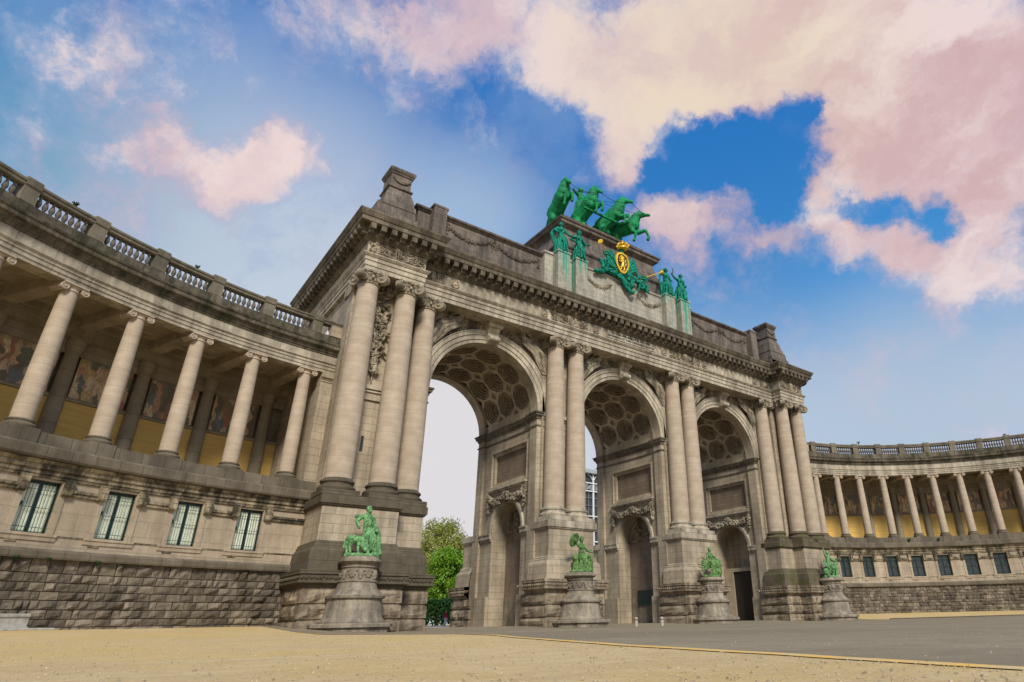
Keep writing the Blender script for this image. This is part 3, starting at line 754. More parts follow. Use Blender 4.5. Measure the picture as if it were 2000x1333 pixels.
        # impost moulding
        if k in 'BC':
            path = [(x0, YF), (x1, YF), (x1, 2), (x1-.25, 2), (x1-.25, 10.3), (x1, 10.3), (x1, YB), (x0, YB), (x0, 10.3), (x0+.25, 10.3), (x0+.25, 2), (x0, 2)]; cl = True
        elif k == 'D': path = [(22.2, YB), (x0, YB), (x0, 10.3), (x0+.25, 10.3), (x0+.25, 2), (x0, 2), (x0, YF), (22.2, YF)]; cl = False
        else: path = [(-22.2, YF), (x1, YF), (x1, 2), (x1-.25, 2), (x1-.25, 10.3), (x1, 10.3), (x1, YB), (-22.2, YB)]; cl = False
        mb = MB(); mb.sweep(path, [(0, 15.98), (.09, 16.0), (.09, 16.12), (0, 16.14)], cl)
        mb.sweep(path, [(0, 16.6), (.08, 16.65), (.1, 16.8), (.26, 16.92), (.26, 17.08), (.34, 17.12), (.36, 17.25), (0, 17.27)], cl)
        mb.build('impost', m_corn, p)
def X0(g): return g(0, 0, 0)[0]
piers()

# --- coffered vaults
m_coffer = stone('shaded_grimy_coffer', (.30, .24, .165), (.37, .30, .21), (.11, .085, .055), .5, bw=0)  # coffers darker than the ribs: recess shade put into the colour, plus grime
def vaults():
    mb = MB(); mc = MB(); y0, y1 = 2.0, 10.3; ny = 3; nr = 6; pitchA = 27; aM = (180-nr*pitchA)/2
    dy = (y1-y0)/ny; rad = HV
    P = lambda s, y, d: (-(rad+d)*math.cos(s/rad), y, ZS+(rad+d)*math.sin(s/rad))  # s = arc length, from the left springing
    ds = rad*R(pitchA)
    # plain margins
    for s0, s1 in ((0, rad*R(aM)), (rad*R(180-aM), rad*PI)):
        mb.grid(lambda s, y: P(s, y, 0), [s0+(s1-s0)*i/3 for i in range(4)], [y0, y1], True)
    def oct_(cs, cy, q, w, h):
        t = .4142; return [(cs+w*q*a, cy+h*q*b) for a, b in ((1, -t), (1, t), (t, 1), (-t, 1), (-1, t), (-1, -t), (-t, -1), (t, -1))]
    for i in range(nr):
        for j in range(ny):
            cs = rad*R(aM)+ds*(i+.5); cy = y0+dy*(j+.5); w, h = ds/2, dy/2
            O = oct_(cs, cy, .90, w, h); t = .55
            B = [(cs+w*a, cy+h*b) for a, b in ((1, -t), (1, t), (t, 1), (-t, 1), (-1, t), (-1, -t), (-t, -1), (t, -1))]
            for k in range(8):
                k2 = (k+1) % 8; mb.add([P(*O[k], 0), P(*B[k], 0), P(*B[k2], 0), P(*O[k2], 0)], [(0, 1, 2, 3)] if True else [])
            for (a, b, c) in ((1, 2, (1, 1)), (3, 4, (-1, 1)), (5, 6, (-1, -1)), (7, 0, (1, -1))):
                cn = (cs+w*c[0], cy+h*c[1]); A, Bq = B[a], B[b]
                A2 = (A[0]+(cn[0]-A[0])*.3+0, A[1]+(cn[1]-A[1])*.3); B2 = (Bq[0]+(cn[0]-Bq[0])*.3, Bq[1]+(cn[1]-Bq[1])*.3)
                mb.add([P(*A, 0), P(*A2, 0), P(*B2, 0), P(*Bq, 0)], [(0, 1, 2, 3)])
                mb.add([P(*A2, 0), P(*A2, .22), P(*B2, .22), P(*B2, 0)], [(0, 1, 2, 3)])
                mb.add([P(*A2, .22), P(*cn, .22), P(*B2, .22)], [(0, 1, 2)])
            q = .90; d = 0
            for st in range(4):
                q2 = q-.055; A_ = oct_(cs, cy, q, w, h); C_ = oct_(cs, cy, q2, w, h)
                for k in range(8):
                    k2 = (k+1) % 8; mc.add([P(*A_[k], d), P(*A_[k2], d), P(*A_[k2], d+.16), P(*A_[k], d+.16)], [(3, 2, 1, 0)])
                q3 = q-.15; D_ = oct_(cs, cy, q3, w, h)
                for k in range(8):
                    k2 = (k+1) % 8; mc.add([P(*A_[k], d+.16), P(*A_[k2], d+.16), P(*D_[k2], d+.16), P(*D_[k], d+.16)], [(3, 2, 1, 0)])
                q = q3; d += .16
            A_ = oct_(cs, cy, q, w, h); mc.add([P(*a, d) for a in A_], [tuple(reversed(range(8)))])
            c_ = Vector(P(cs, cy, d-.1)); nn = Vector(P(cs, cy, d))-Vector(P(cs, cy, 0)); qd = nn.to_track_quat('Z', 'Y')
            mc.ball(c_, (.22, .22, .22), 8)
            for kk in range(6): mc.ball(c_+qd @ Vector((.3*math.cos(kk*PI/3), .3*math.sin(kk*PI/3), .02)), .13, 6)
    for c in CX:
        if c == CX[0]:
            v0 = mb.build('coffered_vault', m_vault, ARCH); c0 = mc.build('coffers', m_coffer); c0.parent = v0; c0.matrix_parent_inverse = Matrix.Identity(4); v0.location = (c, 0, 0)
        else:
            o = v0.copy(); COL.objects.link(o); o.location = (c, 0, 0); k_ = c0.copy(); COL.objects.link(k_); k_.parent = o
vaults()

# --- archivolts, keystones, spandrel figures
def archivolts():
    prof = [(HO, .02), (HO, -.12), (HO+.3, -.12), (HO+.32, -.2), (HO+.68, -.2), (HO+.72, -.28), (HO+.98, -.3), (HO+1.06, -.36), (HO+1.12, -.36), (HO+1.14, .02)]
    for i, c in enumerate(CX):
        mb = MB(); archivolt_sweep(mb, c, ZS, prof, FRONT(YF), 44)
        mb.build('archivolt', m_trim, ARCH)
        mb = MB(); archivolt_sweep(mb, c, ZS, [(HO, .02), (HO, -.12), (HO+.8, -.2), (HO+.8, .02)], REAR(YB), 30); mb.build('archivolt', m_trim, ARCH)
        mb = MB()
        # scroll keystone: profile in (y, z), extruded with taper in x
        pr = [(.9, 22.3), (.35, 22.3), (.12, 22.45), (.1, 22.7), (.3, 22.95), (.38, 23.3), (.2, 23.55), (-.02, 23.75), (-.05, 23.95), (-.05, ZA-.002), (.9, ZA-.002)]
        vs = []
        for sg in (-1, 1):
            for y, z in pr: vs.append((c+sg*(.42+(z-22.3)*.13), y, z))
        n = len(pr); mb.add(vs, [(i_+1, i_, n+i_, n+i_+1) for i_ in range(n-1)]+[tuple(range(n)), tuple(reversed(range(n, 2*n)))])
        mb.disc((c, .15, 22.62), (1, 0, 0), .26, .98, 14); mb.disc((c, .06, 23.85), (1, 0, 0), .22, 1.36, 14)
        mb.build('keystone', m_trim, ARCH)
        rr = random.Random(31+i)
        for sg in (-1, 1):
            # reclining winged figure following the curve + foliage background
            mb = MB(); f = lambda a, q, d: (c+sg*(HO+1.14+q)*math.cos(a), YF-d, ZS+(HO+1.14+q)*math.sin(a))
            for dq, da in ((0, 0), (.3, -3)):       # two legs
                mb.chain([(f(R(62), .75+dq, .4), .24), (f(R(50+da), .75+dq*1.3, .5), .21), (f(R(40+da), .35+dq, .32), .14), (f(R(34+da), .25+dq, .2), .1), (f(R(32+da), .45+dq, .25), .07)], 8)
            for i_ in range(9):                      # drapery
                o_ = i_*.11; mb.chain([(f(R(63-i_*.4), .4+o_, .5), .07), (f(R(52), .35+o_*1.2, .6-.02*i_), .085), (f(R(43-i_*.5), .2+o_*1.3, .38), .08), (f(R(34-i_), .2+o_*1.5, .14), .06)], 6)
            mb.chain([(f(R(62), .8, .4), .27), (f(R(65.5), 1.15, .45), .24), (f(R(68), 1.5, .42), .27), (f(R(69.5), 1.75, .4), .11)], 8)
            mb.ball(f(R(70.5), 2.0, .45), (.2, .2, .24), 8); mb.ball(f(R(69.5), 2.1, .35), (.18, .18, .2), 7)
            mb.chain([(f(R(70), 1.6, .5), .11), (f(R(75), 1.25, .6), .09), (f(R(80), 1.0, .5), .08), (f(R(82), .9, .5), .09)], 7)
            mb.chain([(f(R(65.5), 1.6, .4), .11), (f(R(60), 1.55, .5), .09), (f(R(56), 1.3, .5), .08)], 7)
            for i_ in range(8): mb.chain([(f(R(66), 1.7, .2), .08), (f(R(60-i_*1.6), 2.5-i_*.12, .22), .11), (f(R(53-i_*2.0), 3.0-i_*.26, .14), .05)], 6)
            for i_ in range(330):
                a = R(rr.uniform(22, 84)); qmax = min((7.0-.2)/max(.2, math.cos(a)), (ZA-ZS)/max(.2, math.sin(a)))-(HO+1.14)
                if qmax < .2: continue
                q = rr.uniform(.05, qmax-.05)
                if (HO+1.14+q)*math.cos(a) > 6.9 or (HO+1.14+q)*math.cos(a) < .9: continue
                carve(mb, f(a, q, rr.uniform(0, .1)), rr.uniform(.1, .22), rr)
            mb.build('spandrel_relief', m_cap, ARCH, remesh=0)
archivolts()

# --- podiums
def rust_ring(mb, path, off, z0, courses, closed=False, skip=()):
    """rough-faced blocks along an open/closed path (outward = right of travel)"""
    P = [Vector(p) for p in path]; n = len(P)
    for i in range(n if closed else n-1):
        a, b = P[i], P[(i+1) % n]; d = (b-a); L = d.length; d = d/L; nn = Vector((d.y, -d.x))
        z = z0
        for ci, h in enumerate(courses):
            k = max(1, round(L/1.75)); w = (L+2*off)/k
            for j in range(k):
                fn = lambda u, v, dd, a=a, d=d, nn=nn: ((a+d*(u-off)+nn*(off-.1+dd)).x, (a+d*(u-off)+nn*(off-.1+dd)).y, v)
                mb.rough_block(fn, j*w, (j+1)*w, z+.05, z+h-.05, .14, 5, 4, .9)
            z += h
def podium(path, closed, z0=0.0, mats=(m_wall, m_dark, m_corn), cols=()):
    """path = die face. returns part"""
    mb = MB(); mb.sweep(path, [(0, 5.05), (0, 7.1)], closed)
    mb.build_ = None
    p = mb.build('podium', mats[0], ARCH)
    mb = MB(); mb.sweep(path, [(.6, 3.3), (.44, 3.32), (.36, 4.45), (.2, 4.7), (.2, 4.78), (.14, 4.86), (.14, 4.95), (.02, 5.05), (-.02, 5.06)], closed)
    mb.build('podium_base', mats[1], p)
    mb = MB(); mb.sweep(path, [(.0, 7.08), (.1, 7.14), (.14, 7.24), (.2, 7.26), (.2, 7.74), (.1, 7.8), (-.6, 7.82)], closed, cap1=closed)
    mb.build('podium_cap', mats[2], p)
    # carved ledge band
    mb = MB(); mb.sweep(path, [(.3, 2.3), (.55, 2.34), (.6, 2.5), (.84, 2.58), (.88, 2.6), (.88, 2.72), (.8, 2.74), (.8, 3.06), (.88, 3.08), (.88, 3.22), (.9, 3.24), (.9, 3.3), (.3, 3.34)], closed)
    P = [Vector(q) for q in path]; n = len(P); rr = random.Random(int(abs(P[0].x)*10))
    for i in range(n if closed else n-1):
        a, b = P[i], P[(i+1) % n]; d = b-a; L = d.length; d /= L; nn = Vector((d.y, -d.x)); u = -.7
        while u < L+.7:
            q = a+d*u+nn*.82; mb.ball((q.x, q.y, 2.9+rr.uniform(-.02, .02)), (.09, .09, .11), 6)
            q = a+d*(u+.14)+nn*.82; mb.ball((q.x, q.y, 2.83+rr.uniform(0, .14)), (.06, .06, .06), 5); u += .27
    mb.build('ledge_band', m_rust if mats[1] is not m_dark else m_dark, p)
    mb = MB(); rust_ring(mb, path, .62, z0-.25, [.85, .85, .85], closed)
    mb.sweep(path, [(.5, z0-.3), (.5, 2.35)], closed)
    mb.build('rusticated_base', m_rust, p)
    return p
for sg in (-1, 1):
    x0, x1 = sorted((sg*7.5-2.25, sg*7.5+2.25))
    podium([(x0, YF+.4), (x0, -1.02), (x1, -1.02), (x1, YF+.4)], False, 0, (m_wall, m_wall, m_trim))
    podium([(x1, YB-.4), (x1, 13.3), (x0, 13.3), (x0, YB-.4)], False, 0, (m_wall, m_wall, m_trim))
pl = [(-27.45, 12.9), (-27.45, -2.37), (-22.6, -2.37), (-22.6, -1.02), (-20.3, -1.02), (-20.3, YF+.4)]
podium(pl, False, 0, (m_wall, m_dark, m_dark))
pr_ = [(-x, y) for x, y in reversed(pl)]
podium(pr_, False, 0, (m_wall, m_mossy, m_mossy))
podium([(20.3, YB-.4), (20.3, 13.3), (22.6, 13.3)], False, 0, (m_wall, m_wall, m_trim))
podium([(-22.6, 13.3), (-20.3, 13.3), (-20.3, YB-.4)], False, 0, (m_wall, m_wall, m_trim))
for b_ in ((-27.4, -22.5, -2.3, -.46), (22.5, 27.4, -2.3, -.46), (-22.49, -20.4, -.98, YF-.01), (20.4, 22.49, -.98, YF-.01), (-9.7, -5.3, -.98, YF-.01), (5.3, 9.7, -.98, YF-.01), (-9.7, -5.3, YB+.01, 13.2), (5.3, 9.7, YB+.01, 13.2)): MB().box(*b_, 7.0, 7.79).build('podium_top', m_dark, ARCH)

# --- giant columns
def capital(mb, z0):
    """composite capital, bell from z0 to z0+.95, radius .72"""
    mb.lathe([(.72, z0-.1), (.8, z0-.06), (.8, z0+.02), (.73, z0+.06), (.74, z0+.35), (.82, z0+.5), (.92, z0+.62), (.92, z0+.68), (.8, z0+.7)], n=24)
    for k in range(14):
        a = 2*PI*k/14; mb.ball((.8*math.cos(a), .8*math.sin(a), z0+.22), (.1, .1, .17), 6)
    for i in range(4):
        a = PI/4+i*PI/2; e = Vector((math.cos(a), math.sin(a), 0)); t = Vector((-math.sin(a), math.cos(a), 0))
        c = e*1.12+Vector((0, 0, z0+.42)); mb.disc(c, t, .4, .42, 20)
        for sg in (-1, 1):
            mb.torus(c+t*sg*.21, t, .33, .075, 20, 6); mb.disc(c+t*sg*.25, t, .1, .12, 10)
            mb.torus(c+t*sg*.21+Vector((0, 0, .02)), t, .18, .05, 14, 5)
        mb.chain([(c+Vector((0, 0, .28)), .09), (e*.7+Vector((0, 0, z0+.72)), .1)], 7)
        b = Vector((math.cos(a+PI/4), math.sin(a+PI/4), 0)); mb.ball(b*1.02+Vector((0, 0, z0+.78)), (.15, .15, .18), 8); mb.ball(b*.88+Vector((0, 0, z0+.42)), (.1, .1, .16), 8)
    # abacus with concave sides
    pth = []
    for i in range(4):
        a = PI/4+i*PI/2; A = Vector((math.cos(a), math.sin(a)))*1.36; B = Vector((math.cos(a+PI/2), math.sin(a+PI/2)))*1.36; m_ = (A+B)/2*.86
        for t in (0.06, .25, .5, .75, .94): q = A*(1-t)**2+m_*2*t*(1-t)+B*t*t; pth.append((q.x, q.y))
    mb.sweep(pth, [(-.08, z0+.72), (-.04, z0+.76), (0, z0+.8), (0, z0+.92)], True, True, True)
def giant_column():
    zb, zt = 8.87, 23.28; mb = MB(); pr = []
    for i in range(15):
        t = i/14; pr.append((.87-.15*max(0, t-.25)**1.5/.75**1.5, zb+(zt-zb)*t))
    mb.lathe(pr, n=36)
    for i, (rz) in enumerate((10.4, 12.5, 14.7, 17.0, 19.3, 21.3)):
        pass
    c = mb.build('column', m_shaft, ARCH)
    mb = MB(); mb.lathe([(1.12, 8.12), (1.18, 8.2), (1.18, 8.34), (1.1, 8.42), (1.0, 8.46), (.97, 8.56), (1.0, 8.64), (1.06, 8.68), (1.06, 8.78), (.98, 8.84), (.9, 8.86), (.88, 8.95)], n=32)
    mb.box(-1.17, 1.17, -1.17, 1.17, 7.8, 8.14); mb.build('column_base', m_trim, c)
    mb = MB(); capital(mb, 23.28); mb.build('capital', m_cap, c)
    return c
gc = giant_column()
def world_place(o, x, y):      # parts are modelled about the origin under ARCH
    o.matrix_parent_inverse = ARCH.matrix_basis.inverted(); o.location = (x, y, 0)
cols = [(-PAV2, -1.35), (-PAV1, -1.35), (-C3x, 0), (-8.64, 0), (-6.36, 0), (6.36, 0), (8.64, 0), (C3x, 0), (PAV1, -1.35), (PAV2, -1.35)]
base0 = [k for k in kids(gc) if k.name.startswith('column_base')][0].data
for i, (x, y) in enumerate(cols):
    o = gc if i == 0 else dup(gc, None, ARCH)
    world_place(o, x, y)
    for k in kids(o):
        k.matrix_parent_inverse = Matrix.Identity(4)
        if k.name.startswith('column_base'):
            k.data = base0
            if abs(x) > 20: k.data = base0.copy(); k.data.materials[0] = m_dark if x < 0 else m_mossy

# --- pilasters, wall mouldings and trophies on the pavilions
def pavilion_trim():
    for sg in (-1, 1):
        mb = MB(); rr = random.Random(8)
        cx = sg*25.05; y = -.45
        for i in range(520):
            t = rr.random(); z = 24.0-7.0*t; w = (.62 if t < .8 else .3)*(.75+.25*math.sin(t*26))
            carve(mb, (cx+rr.uniform(-w, w), y-rr.uniform(.02, .38), z), rr.uniform(.1, .22), rr)
        mb.chain([((cx, y-.1, 17.1), .1), ((cx, y-.1, 16.2), .04)], 6)
        mb.build('trophy_relief', m_cap, ARCH)
        mb = MB()
        x0, x1 = cx-1.1, cx+1.1
        for z, h, d in ((14.9, .18, .14), (15.5, .12, .1), (15.7, .3, .2)): mb.box(x0, x1, y-d, y+.01, z, z+h)
        for z in (12.0, 15.9+.5):
            pass
        mb.build('string_course', m_trim, ARCH)
        for z, h in ((11.2, 1.1), (16.35, .9)): MB().box(cx-.1, cx+.1, y-.012, y+.02, z, z+h).build('slit_window', m_dkiron, ARCH)
        # square corner pilaster on the flank
        xs = sg*27.15
        a, b = sorted((xs, sg*26.85)); MB().box(a, b, -.2, 1.6, 8.4, 23.2).build('pilaster', m_wall, ARCH); MB().box(a, b, 10.7, 12.5, 8.4, 23.2).build('pilaster', m_wall, ARCH)
        a2, b2 = sorted((xs+sg*.12, sg*26.85)); MB().box(a2, b2, -.35, 1.75, 23.2, ZA-.01).build('pilaster_capital', m_cap, ARCH); MB().box(a2, b2, -.35, 1.75, 7.83, 8.4).build('pilaster_base', m_wall, ARCH)
        # pilasters behind the columns in the main plane
        mb = MB()
        for xx in ((sg*C3x, sg*22.2), (sg*8.64, sg*9.6), (sg*6.36, sg*5.4)):
            a, b = sorted(xx); 
        MB().box(*sorted((sg*20.55, sg*22.28)), .62, .91, 7.9, ZA-.01).build('wall_pilaster', m_wall, ARCH); MB().box(*sorted((sg*5.5, sg*9.5)), .7, .91, 7.9, ZA-.01).build('wall_pilaster', m_wall, ARCH)
        mb = MB()
        for z, h, d in ((15.95, .14, .08), (16.65, .2, .1), (16.85, .32, .26)): mb.box(*sorted((sg*5.6, sg*9.4)), .7-d, .72, z, z+h)
        mb.build('wall_moulding', m_trim, ARCH)
pavilion_trim()

# --- entablature
PLAN = [(-27.2, -2.2), (-22.65, -2.2), (-22.65, -.9), (22.65, -.9), (22.65, -2.2), (27.2, -2.2), (27.2, 14.5), (22.65, 14.5), (22.65, 13.2), (-22.65, 13.2), (-22.65, 14.5), (-27.2, 14.5)]
def entablature():
    mb = MB(); mb.sweep(PLAN, [(0, ZA), (0, 24.5), (.07, 24.52), (.07, 24.9), (.14, 24.92), (.14, 25.18), (.2, 25.22), (.32, 25.38), (.32, 25.46), (0, 25.47)], True, cap0=True)
    mb.build('architrave', m_trim, ARCH)
    mb = MB(); mb.sweep(PLAN, [(0, 25.45), (0, 26.62)], True)
    fr = mb.build('frieze', m_pale if False else m_trim, ARCH)
    mb = MB()
    mb.sweep(PLAN, [(0, 26.58), (.1, 26.62), (.14, 26.72), (.3, 26.82), (.3, 26.9), (.34, 26.92), (.34, 27.5), (.42, 27.56), (1.02, 27.6), (1.05, 27.62), (1.05, 27.98), (1.12, 28.0), (1.16, 28.08), (1.27, 28.3), (1.3, 28.34), (1.3, 28.46), (-.6, 28.56)], True, cap1=True)
    # modillions
    P = [Vector(q) for q in PLAN]; n = len(P)
    for i in range(n):
        a, b = P[i], P[(i+1) % n]; d = b-a; L = d.length; d /= L; nn = Vector((d.y, -d.x))
        nb = Vector((P[(i+2) % n]-b)).normalized(); pb = (a-P[i-1]).normalized()
        conv0 = pb.x*d.y-pb.y*d.x > 0; conv1 = d.x*nb.y-d.y*nb.x > 0
        s0 = -.12 if conv0 else 1.05; s1 = L+.12 if conv1 else L-1.05
        k = max(1, round((s1-s0)/.82))
        for j in range(k+1):
            u = s0+(s1-s0)*j/k; c = a+d*u+nn*.66
            mb.obox((c.x, c.y, 27.36), (d.x*.2, d.y*.2, 0), (nn.x*.34, nn.y*.34, 0), (0, 0, .22))
            c2 = a+d*u+nn*.5; mb.obox((c2.x, c2.y, 27.06), (d.x*.18, d.y*.18, 0), (nn.x*.18, nn.y*.18, 0), (0, 0, .14))
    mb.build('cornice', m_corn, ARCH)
    return fr
FR = entablature()
def frieze_art():
    rr = random.Random(12)
    spots = [(-24.95, -2.2, 4.3, 0), (-21.5, -.9, 1.9, 0), (-7.8, -.9, 4.2, 0), (7.8, -.9, 4.6, 0), (21.5, -.9, 1.9, 0), (24.95, -2.2, 4.3, 0)]
    for cx, y, w, _ in spots:
        mb = MB(); n = int(60*w)
        for i in range(n):
            x = cx+rr.uniform(-w/2, w/2); z = rr.uniform(25.55, 26.5); carve(mb, (x, y-rr.uniform(0, .12), z), rr.uniform(.06, .14), rr)
        for sx in (-.3, .3):           # scrolls
            c = (cx+sx*w, y-.08, 26.0); mb.torus(c, (0, 1, 0), .3, .07, 16, 5); mb.torus(c, (0, 1, 0), .15, .05, 12, 5)
        if w > 3:
            for k in (-.18, .02, .2): mb.box(cx+k-.05, cx+k+.05, y-.2, y, 25.75, 26.4)
            mb.ball((cx, y-.1, 26.42), (.4, .15, .18), 8)
            mb.chain([((cx-.9, y-.12, 25.72), .08), ((cx, y-.14, 25.6), .1), ((cx+.9, y-.12, 25.72), .08)], 6)
        else:
            mb.ball((cx, y-.1, 26.05), (.25, .2, .35), 8)
        mb.build('frieze_relief', m_cap, ARCH)
    for cx in (-19.5, -10.6, -4.6, 4.55, 10.75, 19.6):
        mb = MB(); mb.disc((cx, -.93, 26.02), (0, 1, 0), .36, .08, 20); mb.torus((cx, -.98, 26.02), (0, 1, 0), .33, .06, 18, 5); mb.ball((cx, -1.0, 26.02), (.17, .1, .17), 8)
        for k in range(5): a = k*2*PI/5; mb.ball((cx+.2*math.cos(a), -.98, 26.02+.2*math.sin(a)), (.09, .05, .09), 6)
        mb.build('rosette', m_cap, ARCH)
    def text(body, size, x, z, name, par, mat, y, sx=1.0, rot=(PI/2, 0, 0), ext=.015, align='CENTER', width=None):
        cu = bpy.data.curves.new(name, 'FONT'); cu.body = body; cu.size = size; cu.align_x = align; cu.align_y = 'CENTER'; cu.extrude = ext; cu.offset = .006
        t = bpy.data.objects.new(name, cu); COL.objects.link(t)
        dg = bpy.context.evaluated_depsgraph_get(); me = bpy.data.meshes.new_from_object(t.evaluated_get(dg)); bpy.data.objects.remove(t)
        if width:
            xs = [v.co.x for v in me.vertices]; k = width/(max(xs)-min(xs))
            for v in me.vertices: v.co.x *= k
        me.transform(Matrix.Translation((x, y, z)) @ Matrix.Rotation(PI/2, 4, 'X')); me.materials.clear(); me.materials.append(mat)
        o = bpy.data.objects.new(name, me); COL.objects.link(o); adopt(o, par); return o
    dy = -.912
    for body, z, w in (('DIT MONUMENT IS IN 1905', 26.34, 5.0), ('OPGERICHT TER VERHEERLIJKING', 26.0, 6.3), ('VAN BELGIE\'S ONAFHANKELIJKHEID', 25.66, 6.6)):
        text(body, .235, 0, z, 'inscription', ARCH, m_letter, dy, width=w)
frieze_art()

# --- attic
def attic():
    mb = MB()
    mb.sweep([(-22.9, .35), (22.9, .35), (22.9, 11.9), (-22.9, 11.9)], [(.12, 28.5), (.12, 29.3), (0, 29.4), (0, 32.75), (.1, 32.8), (.16, 32.9), (.3, 32.98), (.34, 33.14), (-.3, 33.2)], True, cap1=True)
    for sg in (-1, 1):
        mb.box(*sorted((sg*26.6, sg*23.2)), -1.2, 13.4, 28.5, 29.9)
    A = mb.build('attic', m_attic, ARCH)
    for sg in (-1, 1):       # small blocks
        mb = MB(); mb.box(*sorted((sg*21.8, sg*20.6)), -.45, 1.2, 28.5, 33.25); mb.box(*sorted((sg*21.9, sg*20.5)), -.5, 1.3, 33.25, 33.45)
        mb.build('attic_block', m_attic, ARCH)
        # festoons
        for xa, xb in ((20.3, 15.6), (15.4, 10.6)):
            mb = MB(); rr = random.Random(int(xa*7)); n = 260
            for i in range(n):
                t = i/n; x = sg*(xa+(xb-xa)*t); sag = 4*t*(1-t); carve(mb, (x, .3, 32.45-.95*sag+rr.uniform(-.14, .14)), rr.uniform(.07, .13), rr)
            for t in (0.02, .98):
                for i in range(14): carve(mb, (sg*(xa+(xb-xa)*t)+rr.uniform(-.15, .15), .3, 32.5-rr.random()*1.1), rr.uniform(.08, .13), rr)
            mb.build('festoon', m_attic, A)
        # corner pedestal (stepped, with urn-like neck and cap)
        cx = sg*24.9; yy = .35
        def rect(hx, hy, o=0): return [(cx-hx+sg*o, yy-hy), (cx+hx+sg*o, yy-hy), (cx+hx+sg*o, yy+hy), (cx-hx+sg*o, yy+hy)]
        mb = MB(); mb.sweep(rect(1.75, 1.55, .25), [(0.1, 28.5), (.1, 29.3), (0, 29.4), (0, 30.4), (-.15, 30.5), (-.2, 31.3)], True, cap1=True)
        mb.sweep(rect(1.25, 1.25, .05), [(.15, 31.2), (.1, 31.7), (0, 31.8), (-.1, 32.5), (-.28, 33.0), (-.34, 33.3), (-.2, 33.34), (-.2, 33.44), (-.36, 33.5), (-.4, 34.75), (-.3, 34.8), (-.3, 34.9)], True, cap1=True)
        p = mb.build('corner_pedestal', m_attic, ARCH)
        mb = MB(); mb.sweep(rect(.9, .9, 0), [(0, 34.88), (.12, 34.95), (.2, 35.1), (.2, 35.28), (.05, 35.42), (-.3, 35.55)], True, True, True)
        mb.ball((cx, yy-.85, 34.1), (.5, .12, .25), 8)
        for i in range(16): t = i/15; mb.ball((cx-.7+1.4*t, yy-.9, 34.35-.35*4*t*(1-t)), .13, 6)
        mb.build('pedestal_cap', m_attic, p)
    # rubbed-pale centre section under the bronzes
    mb = MB()
    mb.sweep([(-10.2, -.1), (10.2, -.1), (10.2, 2), (-10.2, 2)], [(0.1, 28.5), (.1, 29.2), (0, 29.3), (0, 33.1), (.12, 33.2), (.12, 33.4), (-.2, 33.45)], True, cap1=True)
    cen = mb.build('attic_centre', m_pale, ARCH)
    for sg in (-1, 1):
        mb = MB(); rr = random.Random(77)
        for i in range(150):
            t = i/150; x = sg*(5.2-3.4*t); carve(mb, (x, -.12, 32.3-.7*4*t*(1-t)+rr.uniform(-.14, .14)), rr.uniform(.08, .15), rr)
        mb.build('festoon', m_cap, cen)
    for x in (-8.45, -6.2, 6.2, 8.45):
        mb = MB(); mb.box(x-.72, x+.72, -.95 if abs(x) > 7 else -.8, .2, 28.5, 33.35); mb.box(x-.8, x+.8, -1.02 if abs(x) > 7 else -.87, .25, 33.35, 33.55)
        mb.build('statue_pier', m_stain, ARCH)
    # upper block carrying the quadriga
    mb = MB()
    Cc = [(-6.6, 2.1), (6.6, 2.1), (6.6, 8.1), (-6.6, 8.1)]
    mb.sweep(Cc, [(1.15, 33.1), (1.15, 35.55), (1.25, 35.6), (1.35, 35.75), (1.25, 36.05), (1.0, 36.1), (.75, 36.3), (.4, 37.0), (.15, 37.9), (.02, 38.6), (0, 38.95), (.1, 39.0), (.15, 39.1), (.5, 39.2), (.55, 39.3), (.55, 39.5), (.7, 39.6), (.75, 39.75), (.2, 39.85), (.1, 40.1), (.1, 40.3), (-.4, 40.35), (-.4, 40.75), (-.75, 40.8), (-.75, 41.2)], True, cap1=True)
    # sunk horizontal panel on the front
    mb.box(-5.2, 5.2, 2.02, 2.12, 38.2, 38.4); mb.box(-5.2, 5.2, 2.0, 2.12, 37.5, 37.6)
    mb.build('quadriga_base', m_attic, ARCH)
attic()

# --- lamp on the left flank
mb = MB(); mb.box(-27.75, -27.25, 3.0, 3.5, 20.6, 20.9); mb.chain([((-27.45, 3.25, 20.5), .22), ((-27.75, 3.1, 20.05), .2)], 8)
mb.build('floodlight', m_white, ARCH)

